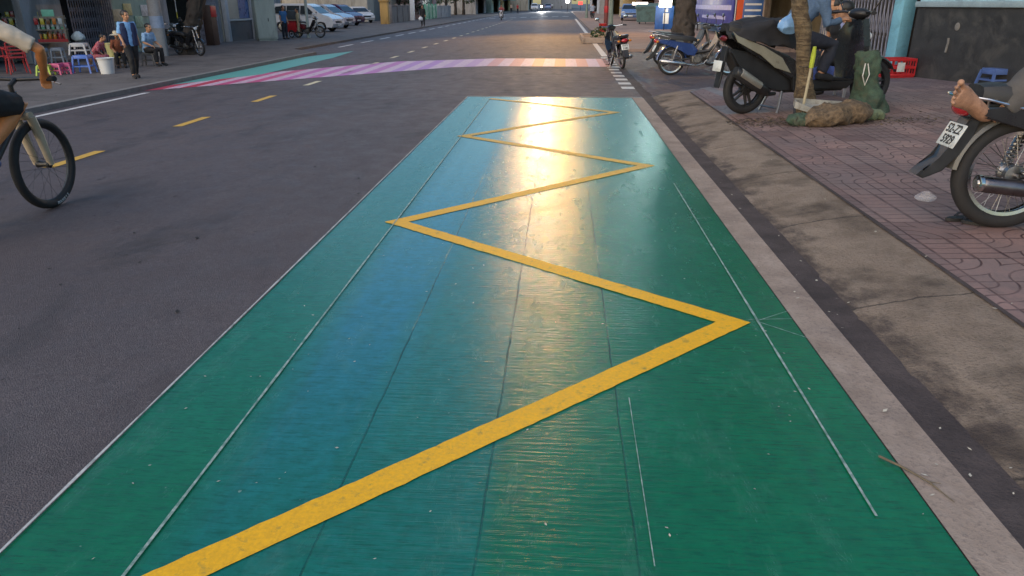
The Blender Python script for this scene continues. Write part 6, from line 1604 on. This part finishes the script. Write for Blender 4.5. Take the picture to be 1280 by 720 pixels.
def fence(name, label, p0, p1, h, mat, kind, group='fences along the left'):
    d = p1-p0; root = thing(name, label, 'fence', (p0.x, p0.y, ZL), math.atan2(d.y, d.x), group); L_ = Vector((d.x, d.y, 0)).length
    m = MB(); n_ = int(L_/(.16 if kind == 'bars' else 2.5))
    if kind == 'bars':
        for i in range(n_+1): m.box((L_*i/n_, 0, h/2), (.06, .03, h))
        m.box((L_/2, .03, .3), (L_, .04, .06)); m.box((L_/2, .03, h-.2), (L_, .04, .06)); m.build('bars', mat, root)
    else:
        m.box((L_/2, 0, h/2), (L_, .16, h)); m.build('panel', mat, root)
        m = MB(); m.box((L_/2, 0, h+.04), (L_, .24, .08), bevel=.01); m.build('coping', mat, root)
    for i in range(0, int(L_/3)+1): m = MB(); m.box((min(L_, i*3.0), 0, h/2+.1), (.2, .26, h+.2), bevel=.01); m.build('post', mat, root)
fence('wall', 'low grey brown wall between the yellow pillar and pink shophouse', GL(489, 29), GL(512, 26), 1.5, M('grey_brown_wall', (.20, .17, .155), .85, .25, 2, .2, dirt=(.1, .085, .08)), 'wall')
fence('fence', 'pale green bar fence along the left pavement', GL(532, 24.5), GL(546, 22.5), 1.5, M('pale_green_fence_paint', (.14, .38, .26), .6, .2, 5, .05), 'bars')
fence('wall', 'pale grey wall right of the green bar fence', GL(546, 22.3), GL(563, 20.5), 1.35, M('pale_grey_wall', (.34, .34, .35), .85, .15, 2, .15, dirt=(.2, .2, .2)), 'wall')
for k, (px, py, lb, hh) in enumerate(((508, 24, 'bushy dark tree behind the grey brown wall', 4.6), (566, 20, 'dark tree right of the pale grey wall', 6.0), (577, 19, 'dense dark tree before the magenta awning', 5.5), (587, 18.6, 'dark tree under whose crown the street narrows on the left', 6.5))):
    p = GL(px, py); sz = 2.4
    tree('street_tree', lb, (p.x-1.2, p.y+1.5, ZL), [(0, 0, 0), (.05, 0, 1), (0, .1, hh*.5), (0, .1, hh*.75)], [.28, .22, .18, .1], BARKD, blobs((0, 0, hh*.62), sz, 8, 40+k), 2400, .34, 41+k, limbs=3)
sx_ = GL(516, 25.5); wpst = thing('post', 'white square post in front of the pink shophouse', 'post', (sx_.x, sx_.y, ZL), 0)
m = MB(); m.box((0, 0, 1.2), (.45, .45, 2.4), bevel=.02); m.build('post_shaft', WHT, wpst); m = MB(); m.box((0, 0, 2.45), (.56, .56, .1), bevel=.01); m.build('cap', WHT, wpst)
for k, (px, pz) in enumerate(((603, 13), (618, 12.5))):
    p = GL(px, 14.5); q = P(px, 6, p.y)
    wb_ = signpanel('standing_sign', ('left' if k == 0 else 'right')+' of two narrow white standing signs behind the far motorbike rider', 'sign', (p.x, p.y, ZL+1.25), R(10), (.62, .08, 1.7), WHT)
    m = MB(); m.box((0, 0, -1.03), (.7, .4, .4)); m.build('base', GATE_D, wb_)
# people
p = GL(529, 33); person('person in black carrying a white bag along the left kerb', (p.x, p.y, ZL), R(-90), dict(wrR=(.06, -.24, .82)), BLACKC, BLACKC, BLACKC, scale=.98, vox=.02, sleeve=1.9)
plastic_bag('white carrier bag held by the walker in black', (p.x-.14, p.y-.28, ZL+.42), .34, WPL, None, 33, 1.15)
def rider(lblp, lblb, px, py, rz, paint, shirt, light=False, zz=None, sc=1.0):
    p = G(px, py, road_z) if zz is None else G(px, py, zz)
    b = cub(lblb, (p.x, p.y, p.z), rz, paint, group='motorbikes riding or waiting down the street', scale=sc, plate=None, detail=False)
    person(lblp, (p.x, p.y, p.z), rz, dict(pel=(.30, 0, .88), belly=(.31, 0, 1.0), chest=(.35, 0, 1.18), collar=(.38, 0, 1.31), neck=(.40, 0, 1.36), head=(.44, 0, 1.47), shL=(.38, .17, 1.28), elL=(.52, .27, 1.08), wrL=(.80, .29, 1.0), shR=(.38, -.17, 1.28), elR=(.52, -.27, 1.08), wrR=(.80, -.29, 1.0),
           hpL=(.33, .10, .84), knL=(.70, .17, .74), anL=(.52, .18, .34), toL=(.66, .19, .30), hpR=(.33, -.10, .84), knR=(.70, -.17, .74), anR=(.52, -.18, .34), toR=(.66, -.19, .30)), shirt, NAVY, BLACKC, scale=sc, vox=.02, sleeve=1.7)
    return p
REDSH = M('faded_red_shirt', (.28, .07, .07), .85, .2, 6, .2)
rider('rider in a faded red top on the white fronted motorbike', 'white fronted motorbike coming up the far lane', 627, 25, R(-88), WCAR, REDSH)
p = rider('rider in dark clothes behind the bright headlamp', 'motorbike with its headlamp lit in the middle distance', 677, 14.5, R(-91), BLKG, BLACKC)
hl = thing('headlamp', 'bright white headlamp shining on the distant motorbike', 'light', (p.x+.0, p.y-1.25, p.z+1.0), 0)
m = MB(); m.lathe([(.0, -.02), (.13, 0), (.15, .06), (.10, .12), (0, .14)], (0, 0, 0), 'y', 18, caps=False); m.build('housing', GATE_D, hl)
m = MB(); m.sph((0, -.03, 0), (.15, .04, .15)); m.build('lens', ME('lit_headlamp', (1, .98, .92), 60), hl)
li = bpy.data.lights.new('headlamp_beam', 'SPOT'); li.energy = 5000; li.shadow_soft_size = .12; li.spot_size = R(60); li.spot_blend = .5
lo = bpy.data.objects.new('headlamp_beam', li); C.objects.link(lo); lo.parent = hl; lo.location = (0, -.12, 0); lo.rotation_euler = (R(86), 0, PI)
lo.rotation_euler = Vector((.2, -1, -.06)).to_track_quat('-Z', 'Y').to_euler()
rider('rider in a grey blue shirt waiting on the right kerb', 'dark motorbike stopped at the right kerb under the lamp posts', 741, 24, R(95), BLKG, M('grey_blue_shirt', (.25, .29, .36), .85, .2, 6, .2), zz=0)
rider('rider in white down the street left of centre', 'pale motorbike down the street left of centre', 690, 11.6, R(88), WCAR, WHT)
rider('rider in a blue top far down the right lane', 'blue motorbike far down the right lane', 702, 11.2, R(90), BLUEB, MATS['mid_blue_shirt'])
p = GL(647, 16.5); person('person in a red top standing on the far left pavement', (p.x, p.y, ZL), R(-60), None, M('bright_red_shirt', (.42, .03, .04), .85, .2, 6, .2), NAVY, BLACKC, vox=.025)
p = GL(639, 15.5); person('person in a cream top standing left of the red clad one', (p.x, p.y, ZL), R(-80), None, CREAM, NAVY, BLACKC, vox=.025)
p = G(685, 12, 0); car('dark saloon driving away at the far end of the street', (p.x, p.y, p.z), R(90), BCAR, 'cars far down the street', kind='sedan')
p = G(668, 12.6, 0); car('white people carrier at the far left end of the street', (p.x, p.y, p.z-.1), R(-88), WCAR, 'cars far down the street', kind='mpv')
p = G(722, 13, .1); bx2 = signpanel('light_box', 'small lit red sign far down the right side', 'sign', (p.x+.6, p.y, 1.6), R(-5), (1.0, .2, .7), ME('lit_red_sign', (1, .10, .08), .35))
m = MB(); m.cyl((0, 0, -1.5), (0, 0, -.45), .05); m.build('post', GATE_D, bx2)
p = P(709.5, 1.2, 150); wl2 = thing('shop_light', 'round white lamp far down the street at the right', 'light', p, 0)
m = MB(); m.sph((0, 0, 0), .38); m.build('globe', ME('lit_globe', (1, .97, .9), 9), wl2); m = MB(); m.cyl((0, 0, -p.z+.05), (0, 0, -.3), .05); m.build('post', GATE_D, wl2)
# ------------------------------------------------------------------ light and camera
w = bpy.data.worlds.new('World'); S.world = w; w.use_nodes = True
t = w.node_tree; bg = t.nodes['Background']
sky = t.nodes.new('ShaderNodeTexSky'); sky.sky_type = 'NISHITA'; sky.sun_disc = False
SUN_EL, SUN_AZ = 9, 215          # low sun behind the viewer's left, screened by cloud and houses
sky.sun_elevation = R(SUN_EL); sky.sun_rotation = R(SUN_AZ); sky.altitude = 10; sky.air_density = 1.3; sky.dust_density = 1.0; sky.ozone_density = 4
t.links.new(sky.outputs[0], bg.inputs[0]); bg.inputs[1].default_value = .115
sl = bpy.data.lights.new('sun', 'SUN'); sl.energy = .85; sl.angle = R(85); sl.color = (1, .82, .64)
so = bpy.data.objects.new('sun', sl); C.objects.link(so)
sd = Vector((math.sin(R(SUN_AZ))*math.cos(R(40)), math.cos(R(SUN_AZ))*math.cos(R(40)), math.sin(R(40))))
so.rotation_euler = sd.to_track_quat('Z', 'Y').to_euler()
cam = bpy.data.cameras.new('camera'); cam.sensor_width = 36; cam.lens = F*36/1280; cam.clip_end = 3000; cam.clip_start = .05
co = bpy.data.objects.new('camera', cam); C.objects.link(co)
co.location = (0, 0, CAM_H); co.rotation_euler = (PI/2-TH, 0, PH); S.camera = co
S.view_settings.view_transform = 'Standard'; S.view_settings.look = 'None'; S.view_settings.exposure = 1.6; S.view_settings.gamma = 1
S.view_settings.use_curve_mapping = False
S.cycles.use_denoising = True
S.cycles.max_bounces = 6; S.cycles.sample_clamp_indirect = 4
